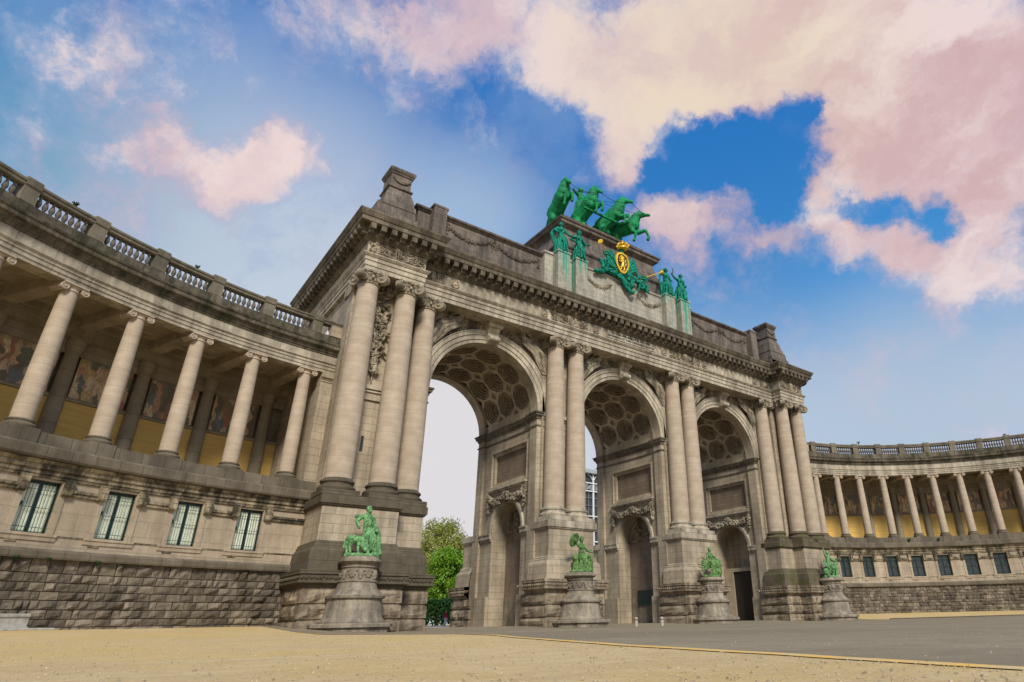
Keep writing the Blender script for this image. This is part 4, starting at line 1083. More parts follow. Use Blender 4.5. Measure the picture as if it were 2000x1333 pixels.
# =====================================================================================
#  COLONNADE WINGS
# =====================================================================================
ZW = 9.6
def wing(c, Rr, a_start, a_end, sgn, colang, winang, name, label, dark_win, ha, mz):
    """a_start nearest the arch; sgn +1 if angles grow away from the arch (left wing)"""
    am = R((a_start+a_end)/2)
    root = empty('colonnade', (c[0]+Rr*math.cos(am), c[1]+Rr*math.sin(am), .3), label, 'colonnade')
    A0, A1 = (a_start, a_end) if a_start < a_end else (a_end, a_start)
    n = int((A1-A0)*1.2)
    pol = lambda rho, a, z: (c[0]+(Rr+rho)*math.cos(R(a)), c[1]+(Rr+rho)*math.sin(R(a)), z)
    D = 5.75
    # rubble base, block by block
    mb = MB(); rr = random.Random(4); z = .15
    fn = lambda u, v, dd: pol(-.6-dd+.05, 90-(u)/Rr*180/PI if False else -u/(Rr-.6)*180/PI, v)
    u_lo, u_hi = -R(A1)*(Rr-.6), -R(A0)*(Rr-.6)
    while z < 3.35:
        h = rr.uniform(.29, .42); h = min(h, 3.45-z) if 3.45-z > .3 else 3.45-z
        if z+h > 3.1: h = 3.45-z
        u = u_lo
        while u < u_hi:
            w = rr.uniform(.28, .82); mb.rough_block(fn, u, min(u+w, u_hi), z, z+h, rr.uniform(.05, .13), 3, 3, 1.3); u += w
        z += h
    mb.arc(c, Rr, A0, A1, n, [(-.52, .0), (-.52, 3.5)], False)
    mb.build('rubble_base', m_rubble, root)
    mb = MB(); mb.arc(c, Rr, A0, A1, n, [(-.45, 3.42), (-.82, 3.42), (-.85, 3.5), (-.85, 3.72), (-.62, 3.86), (-.4, 3.88)]); mb.build('plinth_moulding', m_wcap, root)
    # ashlar wall with window openings
    hw = .75/Rr*180/PI
    br = sorted([A0, A1]+[w-hw for w in winang]+[w+hw for w in winang])
    zs = [3.8, 4.55, 6.95, 7.5]
    mb = MB()
    for a, b in zip(br, br[1:]):
        isw = any(abs((a+b)/2-w) < .01 for w in winang)
        for z0, z1 in zip(zs, zs[1:]):
            if isw and z0 == 4.55: continue
            k = max(1, int((b-a)/1.0))
            mb.grid(lambda u, v: pol(-.45, -u/Rr*180/PI, v), [-R(b)*Rr+(R(b-a))*Rr*i/k for i in range(k+1)], [z0, z1])
        if isw:
            q = lambda rho, a_, z_: pol(rho, a_, z_)
            for aa in (a, b): mb.add([q(-.45, aa, 4.55), q(.1, aa, 4.55), q(.1, aa, 6.95), q(-.45, aa, 6.95)], [(0, 1, 2, 3) if aa == a else (3, 2, 1, 0)])
            mb.add([q(-.45, a, 6.95), q(-.45, b, 6.95), q(.1, b, 6.95), q(.1, a, 6.95)], [(0, 1, 2, 3)]); mb.add([q(-.45, a, 4.55), q(-.45, b, 4.55), q(.1, b, 4.55), q(.1, a, 4.55)], [(0, 1, 2, 3)])
    mb.arc(c, Rr, A0, A1, n, [(.12, 3.8), (.12, 7.5)], False)
    wl = mb.build('ashlar_wall', m_wingwall, root)
    # sill string, lintel band broken at the windows, bracket blocks
    mb = MB()
    for a, b in zip(br, br[1:]):
        isw = any(abs((a+b)/2-w) < .01 for w in winang)
        if not isw and b-a > .5:
            mb.arc(c, Rr, a+.25, b-.25, max(2, int((b-a))), [(-.45, 6.35), (-.56, 6.38), (-.58, 6.5), (-.64, 6.55), (-.64, 6.68), (-.45, 6.7)])
            for e in (a+.35, b-.35): mb.arc(c, Rr, e-.3, e+.3, 1, [(-.45, 6.3), (-.7, 6.4), (-.74, 7.1), (-.45, 7.12)])
            mb.arc(c, Rr, a-.55, a+.2, 1, [(-.45, 4.1), (-.5, 4.12), (-.5, 4.52), (-.45, 4.54)])
    mb.arc(c, Rr, A0, A1, n, [(-.45, 4.42), (-.475, 4.43), (-.475, 4.5), (-.45, 4.51)])
    mb.build('window_band', m_wingtop, root)
    for w_ in winang:
        mb = MB(); h2 = 1.02/Rr*180/PI
        for s2 in (-1, 1):
            e0, e1 = sorted((w_+s2*hw*1.03, w_+s2*h2)); mb.arc(c, Rr, e0, e1, 1, [(-.45, 4.52), (-.5, 4.53), (-.5, 7.03), (-.45, 7.04)])
        mb.arc(c, Rr, w_-h2*1.15, w_+h2*1.15, 2, [(-.45, 4.2), (-.5, 4.22), (-.52, 4.4), (-.56, 4.42), (-.56, 4.54), (-.45, 4.545)])
        mb.build('window_surround', m_wingwall, root)
    mb = MB(); mb.arc(c, Rr, A0, A1, n, [(-.45, 7.05), (-.55, 7.08), (-.55, 7.2), (-.6, 7.22), (-.6, 7.38), (-.7, 7.45), (-.7, 7.62), (-.8, 7.7), (-.82, 7.82), (-.4, 7.84)]); mb.build('upper_moulding', m_wingtop, root)
    mb = MB(); mb.arc(c, Rr, A0, A1, n, [(-.5, 7.8), (-1.0, 7.86), (-1.05, 7.95), (-1.05, 8.38), (-.98, 8.46), (-.62, 8.5), (-.6, 9.12), (-.3, 9.15)])
    for a in colang: mb.arc(c, Rr, a-1.02*34/Rr, a+1.02*34/Rr, 2, [(-.6, 8.48), (-.68, 8.49), (-.68, 9.2), (.5, 9.22)])
    mb.build('coping', m_wcap, root)
    mb = MB(); mb.arc(c, Rr, A0, A1, n, [(-.55, 9.1), (D, 9.1)], False); mb.build('gallery_floor', m_backcol, root)
    # windows
    def window():
        f = MB(); W_, H_ = .75, 1.2
        for a, b, c_, d_ in ((-.75, -.68, -1.2, 1.2), (.66, .75, -1.2, 1.2), (-.68, .66, 1.04, 1.2), (-.68, .66, -1.2, -1.14), (-.1, .08, -1.14, 1.04)): f.box(a, b, .22, .32, c_, d_)
        fr = f.build('window', m_frame)
        p = MB()
        for a, b in ((-.68, -.1), (.08, .66)):
            if dark_win: p.box(a, b, .28, .3, -1.14, 1.04)
            else:
                k = 5
                for i in range(k): w_ = (b-a)/k; p.box(a+i*w_+.006, a+(i+1)*w_-.006, .24+.01*(i % 2), .29, -1.14, 1.04)
        p.build('pane' if dark_win else 'blind', m_glass if dark_win else m_blind, fr)
        g = MB()
        for i in range(11): x = -.7+1.4*i/10; g.box(x-.009, x+.009, .1, .118, -1.19, 1.19)
        for z_ in (-.95, -.05, .78): g.box(-.75, .75, .09, .12, z_-.012, z_+.012)
        g.box(-.74, -.6, .06, .12, -.02, .16)
        g.build('grille', m_grille, fr)
        return fr
    w0 = window(); w0k = kids(w0)
    for i, a in enumerate(winang):
        o = w0 if i == 0 else w0.copy()
        if i: COL.objects.link(o)
        p = pol(-.45, a, 5.75); M = Matrix.Translation(Vector(p)) @ Matrix.Rotation(R(a)-PI/2, 4, 'Z')
        o.parent = root; o.matrix_parent_inverse = root.matrix_basis.inverted(); o.matrix_basis = M
        if i:
            for k in w0k: d = k.copy(); COL.objects.link(d); d.parent = o
    for k in w0k: k.matrix_parent_inverse = Matrix.Identity(4)
    for o in kids(root):
        for k in kids(o):
            if k.name.startswith(('pane', 'blind', 'grille')): k.matrix_parent_inverse = Matrix.Identity(4)
    # columns
    mb = MB(); zt = 16.62
    mb.lathe([(.46, ZW), (.46, 10.5), (.455, 12.0), (.435, 14.0), (.40, 15.6), (.385, zt)], n=28)
    col = mb.build('column', m_shaft)
    mb = MB(); mb.lathe([(.62, 9.18), (.66, 9.24), (.66, 9.34), (.6, 9.4), (.53, 9.44), (.53, 9.48), (.56, 9.5), (.57, 9.56), (.5, 9.6)], n=24); b_ = mb.build('column_base', m_wcap, col)
    mb = MB()
    mb.lathe([(.385, zt-.12), (.43, zt-.1), (.43, zt-.05), (.39, zt), (.42, zt+.12), (.5, zt+.16)], n=24)
    for s_ in (-1, 1):
        cc_ = (s_*.5, 0, zt+.02)
        mb.disc(cc_, (0, 1, 0), .19, .86, 16)
        for f_ in (-1, 1):
            mb.torus((s_*.5, f_*.43, zt+.02), (0, 1, 0), .165, .04, 16, 6); mb.disc((s_*.5, f_*.45, zt+.02), (0, 1, 0), .07, .06, 8); mb.torus((s_*.5, f_*.43, zt+.02), (0, 1, 0), .09, .025, 12, 5)
    mb.box(-.52, .52, -.42, .42, zt+.12, zt+.2); mb.box(-.6, .6, -.5, .5, zt+.2, 16.9)
    c_ = mb.build('capital', m_shaft, col)
    for k in (b_, c_): k.matrix_parent_inverse = Matrix.Identity(4)
    for i, a in enumerate(colang):
        o = col if i == 0 else col.copy()
        if i: COL.objects.link(o)
        M = Matrix.Translation(Vector(pol(0, a, 0))) @ Matrix.Rotation(R(a)-PI/2, 4, 'Z')
        o.parent = root; o.matrix_parent_inverse = root.matrix_basis.inverted(); o.matrix_basis = M
        if i:
            for k in (b_, c_): d = k.copy(); COL.objects.link(d); d.parent = o
    # back wall, half columns, mosaics
    mb = MB(); mb.arc(c, Rr, A0, A1, n, [(D, 9.1), (D, 12.75)], False); mb.build('gallery_wall', m_ochre, root)
    mb = MB(); mb.arc(c, Rr, A0, A1, n, [(D+.02, 12.7), (D-.12, 12.72), (D-.14, 12.85), (D-.05, 12.95), (D+.02, 12.98)], False)
    mb.arc(c, Rr, A0, A1, n, [(D, 9.1), (D-.08, 9.12), (D-.08, 9.7), (D, 9.75)], False)
    mb.arc(c, Rr, A0, A1, n, [(D, 15.45), (D-.1, 15.46), (D-.1, 16.3), (D-.5, 16.4), (D-.5, 16.75), (D-.6, 16.8), (D-.6, 17.1), (D-.8, 17.2), (D-.8, 17.65)], False)
    mb.build('gallery_entablature', m_backcol, root)
    bay = (colang[1]-colang[0])
    hal = [a+bay*0 for a in ha]
    for i, a in enumerate(hal[:-1]):
        mb = MB(); a2 = hal[i+1]; lo_, hi_ = sorted((a, a2)); lo_ += 1.15*34/Rr*.7; hi_ -= 1.15*34/Rr*.7
        us = [-R(hi_)*(Rr+D)+(R(hi_-lo_))*(Rr+D)*k/4 for k in range(5)]
        pts = []; fs = []; uv = []
        for u in us:
            for v in (12.96, 15.46): pts.append(pol(D-.02, -u/(Rr+D)*180/PI, v))
        for k in range(4): fs.append((2*k, 2*k+2, 2*k+3, 2*k+1)); uv.append(((us[k]+i*7, 0), (us[k+1]+i*7, 0), (us[k+1]+i*7, 2.5), (us[k]+i*7, 2.5)))
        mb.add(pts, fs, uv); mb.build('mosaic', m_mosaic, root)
    mb = MB(); mb.lathe([(.5, 9.1), (.5, 9.5), (.43, 9.6), (.43, 12), (.36, 15.55), (.42, 15.6), (.42, 15.7), (.5, 15.9), (.52, 16.1), (.52, 16.28)], n=16)
    mb.box(-.55, .55, -.42, .3, 16.28, 16.42)
    hc = mb.build('half_column', m_backcol)
    for i, a in enumerate(hal):
        o = hc if i == 0 else hc.copy()
        if i: COL.objects.link(o)
        o.parent = root; o.matrix_parent_inverse = root.matrix_basis.inverted(); o.matrix_basis = Matrix.Translation(Vector(pol(D-.12, a, 0))) @ Matrix.Rotation(R(a)-PI/2, 4, 'Z')
    # ceiling with beams
    mb = MB(); mb.arc(c, Rr, A0, A1, n, [(-.3, 17.62), (D, 17.62)], False)
    for a, h_ in zip(colang, hal):
        w = .42/Rr*180/PI
        P0 = [pol(.4, a-w, z_) for z_ in (17.0, 17.62)]+[pol(.4, a+w, z_) for z_ in (17.0, 17.62)]; P1 = [pol(D-.5, h_-w*.8, z_) for z_ in (17.0, 17.62)]+[pol(D-.5, h_+w*.8, z_) for z_ in (17.0, 17.62)]
        mb.add(P0+P1, [(0, 4, 5, 1), (2, 3, 7, 6), (0, 2, 6, 4)])
        # sunk panel frame
    for a in colang:
        m_ = a+bay/2; k = bay*.3
        for q in (.9, 1.15): pass
        mb.arc(c, Rr, m_-abs(k), m_+abs(k), 4, [(1.2, 17.6), (1.2, 17.5), (1.35, 17.5), (1.35, 17.6)], True); mb.arc(c, Rr, m_-abs(k), m_+abs(k), 4, [(4.2, 17.6), (4.2, 17.5), (4.35, 17.5), (4.35, 17.6)], True)
    mb.build('ceiling', m_vault, root)
    # entablature
    mb = MB(); mb.arc(c, Rr, A0, A1, n*2, [(.45, 16.9), (-.45, 16.9), (-.45, 17.1), (-.5, 17.11), (-.5, 17.34), (-.55, 17.35), (-.55, 17.5), (-.64, 17.58), (-.64, 17.62), (-.46, 17.64), (-.46, 18.2), (-.5, 18.22)])
    mb.arc(c, Rr, A0, A1, n*2, [(.45, 16.9), (.45, 17.64)], False)
    mb.build('entablature', m_trim, root)
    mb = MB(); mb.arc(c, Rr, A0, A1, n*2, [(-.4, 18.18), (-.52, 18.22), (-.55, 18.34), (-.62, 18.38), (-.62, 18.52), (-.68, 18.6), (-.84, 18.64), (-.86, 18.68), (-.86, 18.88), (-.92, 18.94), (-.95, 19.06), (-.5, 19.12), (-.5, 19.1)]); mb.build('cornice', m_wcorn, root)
    mb = MB(); mb.arc(c, Rr, A0, A1, n*2, [(-.4, 19.05), (-.66, 19.08), (-.66, 19.2), (-.6, 19.22), (-.6, 19.68), (-.52, 19.72), (-.1, 19.72), (-.1, 19.05)]); 
    mb.arc(c, Rr, A0, A1, n, [(-.2, 19.1), (D+.8, 19.1)], False)
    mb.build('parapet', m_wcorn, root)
    mb = MB(); mb.arc(c, Rr, A0, A1, n*2, [(-.52, 20.5), (-.6, 20.56), (-.6, 20.7), (-.66, 20.74), (-.66, 20.86), (-.55, 20.92), (-.15, 20.92), (-.05, 20.86), (-.05, 20.7), (-.12, 20.56), (-.18, 20.5), (-.52, 20.5)]); mb.build('rail', m_balu, root)
    mb = MB(); mb.arc(c, Rr, A0, A1, n, [(D+.7, 19.1), (D+.7, 0)], False); mb.build('rear_wall', m_wall, root)
    for a in colang:
        mb = MB(); w = .37/Rr*180/PI
        mb.arc(c, Rr, a-w, a+w, 2, [(-.02, 19.7), (-.6, 19.7), (-.6, 20.54), (-.66, 20.6), (-.685, 20.94), (-.64, 21.02), (-.02, 21.02), (-.02, 19.7)]); mb.build('balustrade_pier', m_balu, root)
    mb = MB(); mb.lathe([(.1, 19.7), (.1, 19.76), (.06, 19.8), (.07, 19.86), (.125, 20.0), (.13, 20.08), (.1, 20.22), (.06, 20.36), (.06, 20.4), (.09, 20.44), (.09, 20.52)], n=10)
    bal = mb.build('baluster', m_balus)
    first = True
    for i in range(len(colang)-1):
        a, b = colang[i], colang[i+1]; w = .46/Rr*180/PI*(1 if b > a else -1)
        for j in range(8):
            if not first and len([1]) and False: pass
            t = (j+.5)/8; aa = (a+w)+(b-a-2*w)*t
            o = bal if first else bal.copy()
            if not first: COL.objects.link(o)
            first = False; o.parent = root; o.matrix_parent_inverse = root.matrix_basis.inverted(); o.matrix_basis = Matrix.Translation(Vector(pol(-.33, aa, 0)))
    # abutment against the arch
    mb = MB(); e0, e1 = (A0-.0, colang[0]-1.6) if sgn > 0 else (colang[0]+1.6, A1)
    mb.arc(c, Rr, e0, e1, 3, [(D, 9.1), (-.4, 9.1), (-.4, 16.9)], False)
    for aa, fl in ((e1 if sgn > 0 else e0, sgn > 0),):
        q = [pol(-.4, aa, 9.1), pol(D, aa, 9.1), pol(D, aa, 17.6), pol(-.4, aa, 17.6)]; mb.add(q, [(0, 1, 2, 3)])
    mb.arc(c, Rr, e0, e1, 3, [(-.4, 16.2), (-.45, 16.22), (-.45, 16.3), (-.4, 16.32), (-.4, 16.5), (-.48, 16.56), (-.5, 16.88)], False)
    mb.arc(c, Rr, e0, e1, 3, [(-.4, 19.7), (-.66, 19.7), (-.66, 20.52), (0, 20.52)], True)
    mb.build('end_pilaster', m_wall, root)
    return root, pol
LCOL = [100.05+5.59*k for k in range(8)]
LWIN = [97.3+5.62*k+5.6 for k in range(7)]
LHAL = [a+.0 for a in LCOL]
lw, lpol = wing(LC, LR, 93.0, 142.0, 1, LCOL, LWIN, 'colonnade', 'curved colonnade at the near left end of the arch, pale blinds in its barred windows', False, LHAL, 0)
RCOL = [71.84-6.13*k for k in range(10)]
RWIN = [67.85+6.15-6.15*k-.0 for k in range(10)][1:]
rw, rpol = wing(RCN, RR_, 79.0, 12.0, -1, RCOL, RWIN, 'colonnade', 'curved colonnade beyond the far right end of the arch, with dark windows', True, [a for a in RCOL], 0)
#@@PART2
# =====================================================================================
#  BRONZES
# =====================================================================================
def TR(loc, rz=0, s=1.0): return Matrix.Translation(Vector(loc)) @ Matrix.Rotation(rz, 4, 'Z') @ Matrix.Scale(s, 4)
class FB(MB):
    """mesh builder that works in a local frame"""
    def __init__(s, M): super().__init__(); s.M = M; s.k = M.to_scale().x
    def limb(s, *pts): s.chain([(s.M @ Vector(p[:3]), p[3]*s.k) for p in pts], 9); return s
    def blob(s, p, r): 
        r = (r,)*3 if not hasattr(r, '__len__') else r
        s.ball(s.M @ Vector(p), tuple(q*s.k for q in r), 10, s.M.to_3x3().normalized()); return s
    def head(s, p, face=(0, -1, 0), r=.068, hair=True, helm=False):
        p = Vector(p); f = Vector(face).normalized(); sd_ = f.cross(Vector((0, 0, 1)))
        s.blob(p, (r*.86, r*.95, r*1.12)); s.blob(p+Vector((0, 0, -r*.55))+f*r*.25, r*.62)
        s.limb((*(p+f*r*.9), r*.1), (*(p+f*r*1.12+Vector((0, 0, -r*.25))), r*.17))
        for e in (-1, 1): s.blob(p+sd_*e*r*.86, (r*.14, r*.2, r*.28)); s.blob(p+f*r*.82+sd_*e*r*.35+Vector((0, 0, r*.18)), r*.14)
        s.blob(p+f*r*.86+Vector((0, 0, -r*.62)), (r*.28, r*.16, r*.12))
        if hair: s.blob(p-f*r*.3+Vector((0, 0, r*.35)), (r*.98, r*1.0, r*.95)); s.blob(p-f*r*1.15, r*.42)
        if helm: s.blob(p+Vector((0, 0, r*.5)), (r*1.1, r*1.1, r*.7)); s.limb((*(p+f*r+Vector((0, 0, r*1.1))), r*.2), (*(p+Vector((0, 0, r*1.8))), r*.28), (*(p-f*r*1.3+Vector((0, 0, r*.9))), r*.2))
        return s
    def hand(s, p, d, r=.02):
        p = Vector(p); d = Vector(d).normalized(); sd_ = d.cross(Vector((.3, .2, 1))).normalized()
        s.limb((*p, r), (*(p+d*r*1.6), r*1.05))
        for i, k in enumerate((-1.0, -.35, .35, 1.0)): q = p+d*r*1.8+sd_*k*r*.85; s.limb((*q, r*.3), (*(q+d*r*(1.6-.3*abs(k))), r*.26))
        s.limb((*(p+sd_*r*1.0), r*.34), (*(p+sd_*r*1.7+d*r*1.3), r*.28)); return s
    def draped(s, rnd, hip=.54, lean=0.0):
        s.M = s.M @ Matrix.Diagonal((1.22, 1.2, 1, 1)); s.k *= 1.12
        """standing clothed body, height 1, facing -y"""
        s.limb((lean, 0, .80, .085), (lean*.6, -.01, .70, .092), (0, 0, .61, .078), (0, 0, .54, .1))
        s.limb((lean-.105, 0, .80, .05), (lean+.105, 0, .80, .05)); s.limb((lean, 0, .82, .045), (lean, -.005, .9, .036))
        for e in (-1, 1): s.blob((lean+e*.045, -.075, .73), .038)
        s.limb((0, 0, .54, .105), (.0, 0, .36, .12), (0, .01, .12, .13), (0, .01, .03, .14))
        s.limb((.05, -.03, .5, .075), (.07, -.1, .3, .07), (.055, -.05, .05, .06))      # forward knee
        for i in range(13):
            a = 2*PI*i/13+rnd.uniform(-.1, .1); r0, r1 = .1, .155+rnd.uniform(0, .035); x0, y0 = r0*math.cos(a), r0*math.sin(a)
            s.limb((x0, y0, .55, .014), (r1*.85*math.cos(a+.15), r1*.85*math.sin(a+.15), .3, .02), (r1*math.cos(a+.1), r1*math.sin(a+.1), .02, .024))
        for i in range(5):    # diagonal mantle folds
            s.limb((-.12+i*.01, -.07, .57-i*.03, .018), (.0, -.135, .50-i*.045, .02), (.13, -.07, .46-i*.05, .018))
        for e in (-1, 1): s.limb((e*.05, -.1, .02, .03), (e*.055, -.17, .012, .022))
        return s
def bronze_obj(mb, name, mat, voxel, parent=None): 
    return mb.build(name, mat, parent, remesh=voxel)

rb = random.Random(21)
def attic_statues():
    g = 'bronze figures on the attic piers'
    z = 33.55
    H = 3.5
    # 1 : arm held out to the viewer's right, other arm bent with a mantle
    M = TR((-8.45, -.35, z), 0, H); f = FB(M); f.draped(rb); f.head((0, -.02, .965), (.2, -1, 0))
    f.limb((.1, 0, .8, .04), (.2, -.05, .68, .032), (.37, -.06, .70, .024)); f.hand((.38, -.06, .7), (1, 0, .1))
    f.limb((-.1, 0, .8, .04), (-.2, 0, .72, .035), (-.15, -.1, .6, .026))
    for i in range(6): f.limb((-.12-.02*i, .03, .8-.02*i, .03), (-.2-.01*i, .06, .6, .035), (-.13, .05, .35-.03*i, .03), (-.15, .03, .06, .03))
    o = bronze_obj(f, 'statue', m_bt, .05); tag(o, 'standing green bronze woman holding one arm out, leftmost figure on the attic', 'statue', g)
    # 2 : hand on hip
    M = TR((-6.2, -.3, z), 0, H*.97); f = FB(M); f.draped(rb); f.head((0, -.02, .965), (-.2, -1, 0), helm=True)
    f.limb((-.1, 0, .8, .04), (-.25, -.02, .64, .03), (-.13, -.09, .54, .026)); f.limb((.1, 0, .8, .04), (.19, -.02, .66, .03), (.2, -.12, .56, .024)); f.hand((.2, -.13, .56), (.2, -1, 0))
    for i in range(4): f.limb((.12+.02*i, .04, .8, .03), (.15+.02*i, .06, .5, .03), (.14, .05, .15, .03))
    f.limb((-.12, -.1, .55, .012), (-.4, -.13, .52, .01))
    o = bronze_obj(f, 'statue', m_bt, .05); tag(o, 'green bronze woman in a crested helmet, one hand on her hip, beside the shield group', 'statue', g)
    # 3 : hand raised to the head
    M = TR((6.2, -.3, z), 0, H*.98); f = FB(M); f.draped(rb); f.head((0, -.02, .965), (-.4, -1, 0))
    f.limb((-.1, 0, .8, .04), (-.19, -.04, .88, .03), (-.08, -.06, .98, .024)); f.hand((-.07, -.06, .99), (.6, -.2, .6))
    f.limb((.1, 0, .8, .04), (.17, -.02, .66, .03), (.12, -.12, .56, .024))
    for i in range(4): f.limb((-.16, .04, .84-.02*i, .028), (-.2, .05, .55, .03), (-.15, .03, .1, .03))
    o = bronze_obj(f, 'statue', m_bt, .05); tag(o, 'green bronze woman lifting a hand to her hair, third figure on the attic', 'statue', g)
    # 4 : holding up a bow
    M = TR((8.45, -.35, z), 0, H); f = FB(M); f.draped(rb, lean=.02); f.head((.03, -.02, .965), (-.8, -1, 0))
    f.limb((-.09, 0, .8, .04), (-.22, -.03, .79, .03), (-.33, -.05, .86, .024)); f.hand((-.34, -.05, .87), (-.5, 0, 1))
    f.limb((.12, 0, .8, .04), (.22, .02, .64, .032), (.14, -.1, .58, .026))
    for i in range(6): f.limb((.13+.012*i, .05, .76, .03), (.2, .06, .5, .038), (.15, .04, .12, .035))
    o = bronze_obj(f, 'statue', m_bt, .05); tag(o, 'green bronze woman raising a curved bow, rightmost figure on the attic', 'statue', g)
    b = MB(); pts = [M @ Vector(p) for p in ((-.28, -.06, .78), (-.36, -.06, .86), (-.38, -.06, .95), (-.34, -.06, 1.02), (-.38, -.06, 1.12))]
    b.tube(pts, .055, 6); b.build('bow', m_dkiron, o)
attic_statues()

def shield_group():
    root = empty('armorial_group', (-.4, -.3, 31.5), 'green bronze trophy group with a gilded crown and a golden lion shield on the attic', 'sculpture')
    cx, cz, y = -.66, 35.2, -.75
    # shield
    mb = MB(); n = 28
    def oval(k, yy): return [(cx+.92*k*math.sin(2*PI*i/n), yy, cz+1.28*k*math.cos(2*PI*i/n)+(.12*k if abs(math.sin(2*PI*i/n)) > .6 else 0)) for i in range(n)]
    A, B, C_, D_ = oval(1, y+.25), oval(1, y), oval(.82, y-.04), oval(.8, y+.06)
    mb.add(A+B+C_+D_, [(k*n+i, k*n+(i+1) % n, (k+1)*n+(i+1) % n, (k+1)*n+i) for k in range(3) for i in range(n)]); mb.add(A, [tuple(range(n))])
    sh = mb.build('shield', m_gold, root)
    mb = MB(); mb.add(D_, [tuple(reversed(range(n)))]); mb.build('shield_field', m_blackiron, sh)
    # rampant lion
    f = FB(TR((cx, y-.0, cz), 0, 1)); L = f.limb
    L((-.05, 0, -.45, .17), (.02, -.02, 0, .17), (-.08, -.03, .4, .2)); f.blob((-.18, -.06, .66), (.19, .12, .18)); L((-.28, -.08, .62, .09), (-.4, -.08, .56, .06)); f.blob((.02, -.03, .55), (.22, .1, .26))
    L((-.12, 0, .35, .1), (-.4, -.04, .3, .07), (-.52, -.04, .42, .07)); L((-.1, 0, .15, .09), (-.36, -.04, .02, .07), (-.5, -.04, .1, .06))
    L((-.02, 0, -.4, .14), (-.26, -.03, -.6, .09), (-.22, -.03, -.85, .07), (-.34, -.05, -.88, .06)); L((.05, 0, -.42, .14), (.22, -.03, -.62, .09), (.1, -.03, -.92, .07), (0, -.04, -.96, .06))
    L((.1, 0, -.4, .06), (.38, -.03, -.3, .05), (.45, -.03, 0, .05), (.34, -.03, .2, .05), (.42, -.03, .42, .07))
    bronze_obj(f, 'lion_emblem', m_gold, .035, sh)
    # crown
    mb = MB(); c = Vector((-.45, -.6, 37.05))
    mb.lathe([(.5, 0), (.56, .04), (.56, .16), (.5, .2)], c, 20)
    for i in range(8):
        a = 2*PI*i/8; e = Vector((math.cos(a), math.sin(a), 0)); mb.chain([(c+e*.52+Vector((0, 0, .15)), .06), (c+e*.68+Vector((0, 0, .45)), .06), (c+e*.42+Vector((0, 0, .72)), .055), (c+Vector((0, 0, .72)), .06)], 6)
        mb.ball(c+e*.62+Vector((0, 0, .4)), (.12, .12, .14), 8)
    mb.ball(c+Vector((0, 0, .88)), .13, 10); mb.chain([(c+Vector((0, 0, .95)), .04), (c+Vector((0, 0, 1.15)), .03)], 6); mb.chain([(c+Vector((-.09, 0, 1.07)), .03), (c+Vector((.09, 0, 1.07)), .03)], 6)
    mb.build('crown', m_gold, root)
    # mass of flags, wings, garlands
    f = FB(TR((0, 0, 0), 0, 1)); L = f.limb; r = random.Random(9)
    f.blob((-.6, -.25, 35.2), (1.15, .35, 1.5)); L((-.5, -.3, 36.6, .28), (-.45, -.4, 37.1, .3))
    for sg, x0 in ((-1, -1.5), (1, .35)):
        for i in range(5):
            L((x0, -.4, 35.4-.25*i, .16), (x0+sg*(.55+.1*i), -.55, 36.3-.35*i, .13), (x0+sg*(1.0+.12*i), -.5, 36.0-.45*i, .1), (x0+sg*(1.15+.1*i), -.5, 35.4-.4*i, .07))
        for i in range(7):
            t = i/6; L((x0+sg*t*2.2, -.45, 34.2-.9*t+.25*math.sin(6*t), .22), (x0+sg*(t*2.2+.5), -.5, 34.0-.9*t, .2))
    for i in range(46):
        t = r.random(); x = -3.4+6.2*t; z = 34.1-abs(x+.4)*.12-1.2*math.exp(-((x-.1)/1.3)**2)*r.random()+r.uniform(-.4, .3); f.blob((x, -.4-r.uniform(0, .3), z), (r.uniform(.1, .26), .2, r.uniform(.1, .28)))
    L((-.9, -.4, 33.6, .25), (-.2, -.65, 32.9, .3), (.5, -.65, 32.7, .28), (.8, -.6, 33.1, .2)); L((.0, -.6, 32.9, .25), (.2, -.6, 32.2, .22), (.65, -.7, 31.95, .18), (.95, -.65, 32.3, .14))
    L((-.5, -.5, 33.0, .2), (-.1, -.6, 32.4, .18)); L((-3.4, -.3, 34.8, .2), (-3.0, -.5, 34.0, .25), (-2.0, -.5, 33.6, .22), (-1.2, -.5, 33.5, .2))
    bronze_obj(f, 'trophy_mass', m_bt, .06, root)
    # trumpeting figures
    for nm, M, fc, sg in (('trumpeter', TR((-2.75, -.6, 33.8), -.25, 2.1), (-1, -.5, 0), -1), ('trumpeter', TR((2.45, -.6, 32.55), .3, 2.1), (1, -.5, .2), 1)):
        f = FB(M); L = f.limb
        L((0, 0, .82, .09), (-sg*.04, -.02, .68, .085), (-sg*.1, 0, .55, .1)); L((-.1, 0, .82, .05), (.1, 0, .82, .05)); L((0, 0, .84, .04), (sg*.03, 0, .92, .035)); f.head((sg*.05, -.02, .99), fc)
        L((sg*.1, 0, .82, .04), (sg*.24, -.1, .84, .033), (sg*.24, -.12, .96, .026)); f.hand((sg*.24, -.12, .96), (sg, 0, .3)); L((-sg*.1, 0, .82, .04), (-sg*.14, -.14, .74, .033), (sg*.08, -.2, .88, .026))
        L((-sg*.12, 0, .55, .1), (sg*.15, -.12, .42, .08), (sg*.1, -.1, .14, .055), (sg*.2, -.16, .08, .035)); L((-sg*.12, .02, .52, .1), (-sg*.05, -.05, .3, .08), (-sg*.3, -.02, .15, .05))
        for i in range(7): L((-sg*.05, .02, .6, .03), (-sg*(.25+.04*i), .02, .5-.07*i, .035), (-sg*(.42+.03*i), 0, .4-.09*i, .03))
        for i in range(5): L((-sg*.06, .06, .84, .03), (-sg*(.22+.06*i), .08, 1.02-.06*i, .04), (-sg*(.36+.05*i), .08, .92-.12*i, .025))
        o = bronze_obj(f, nm, m_bt, .04, root)
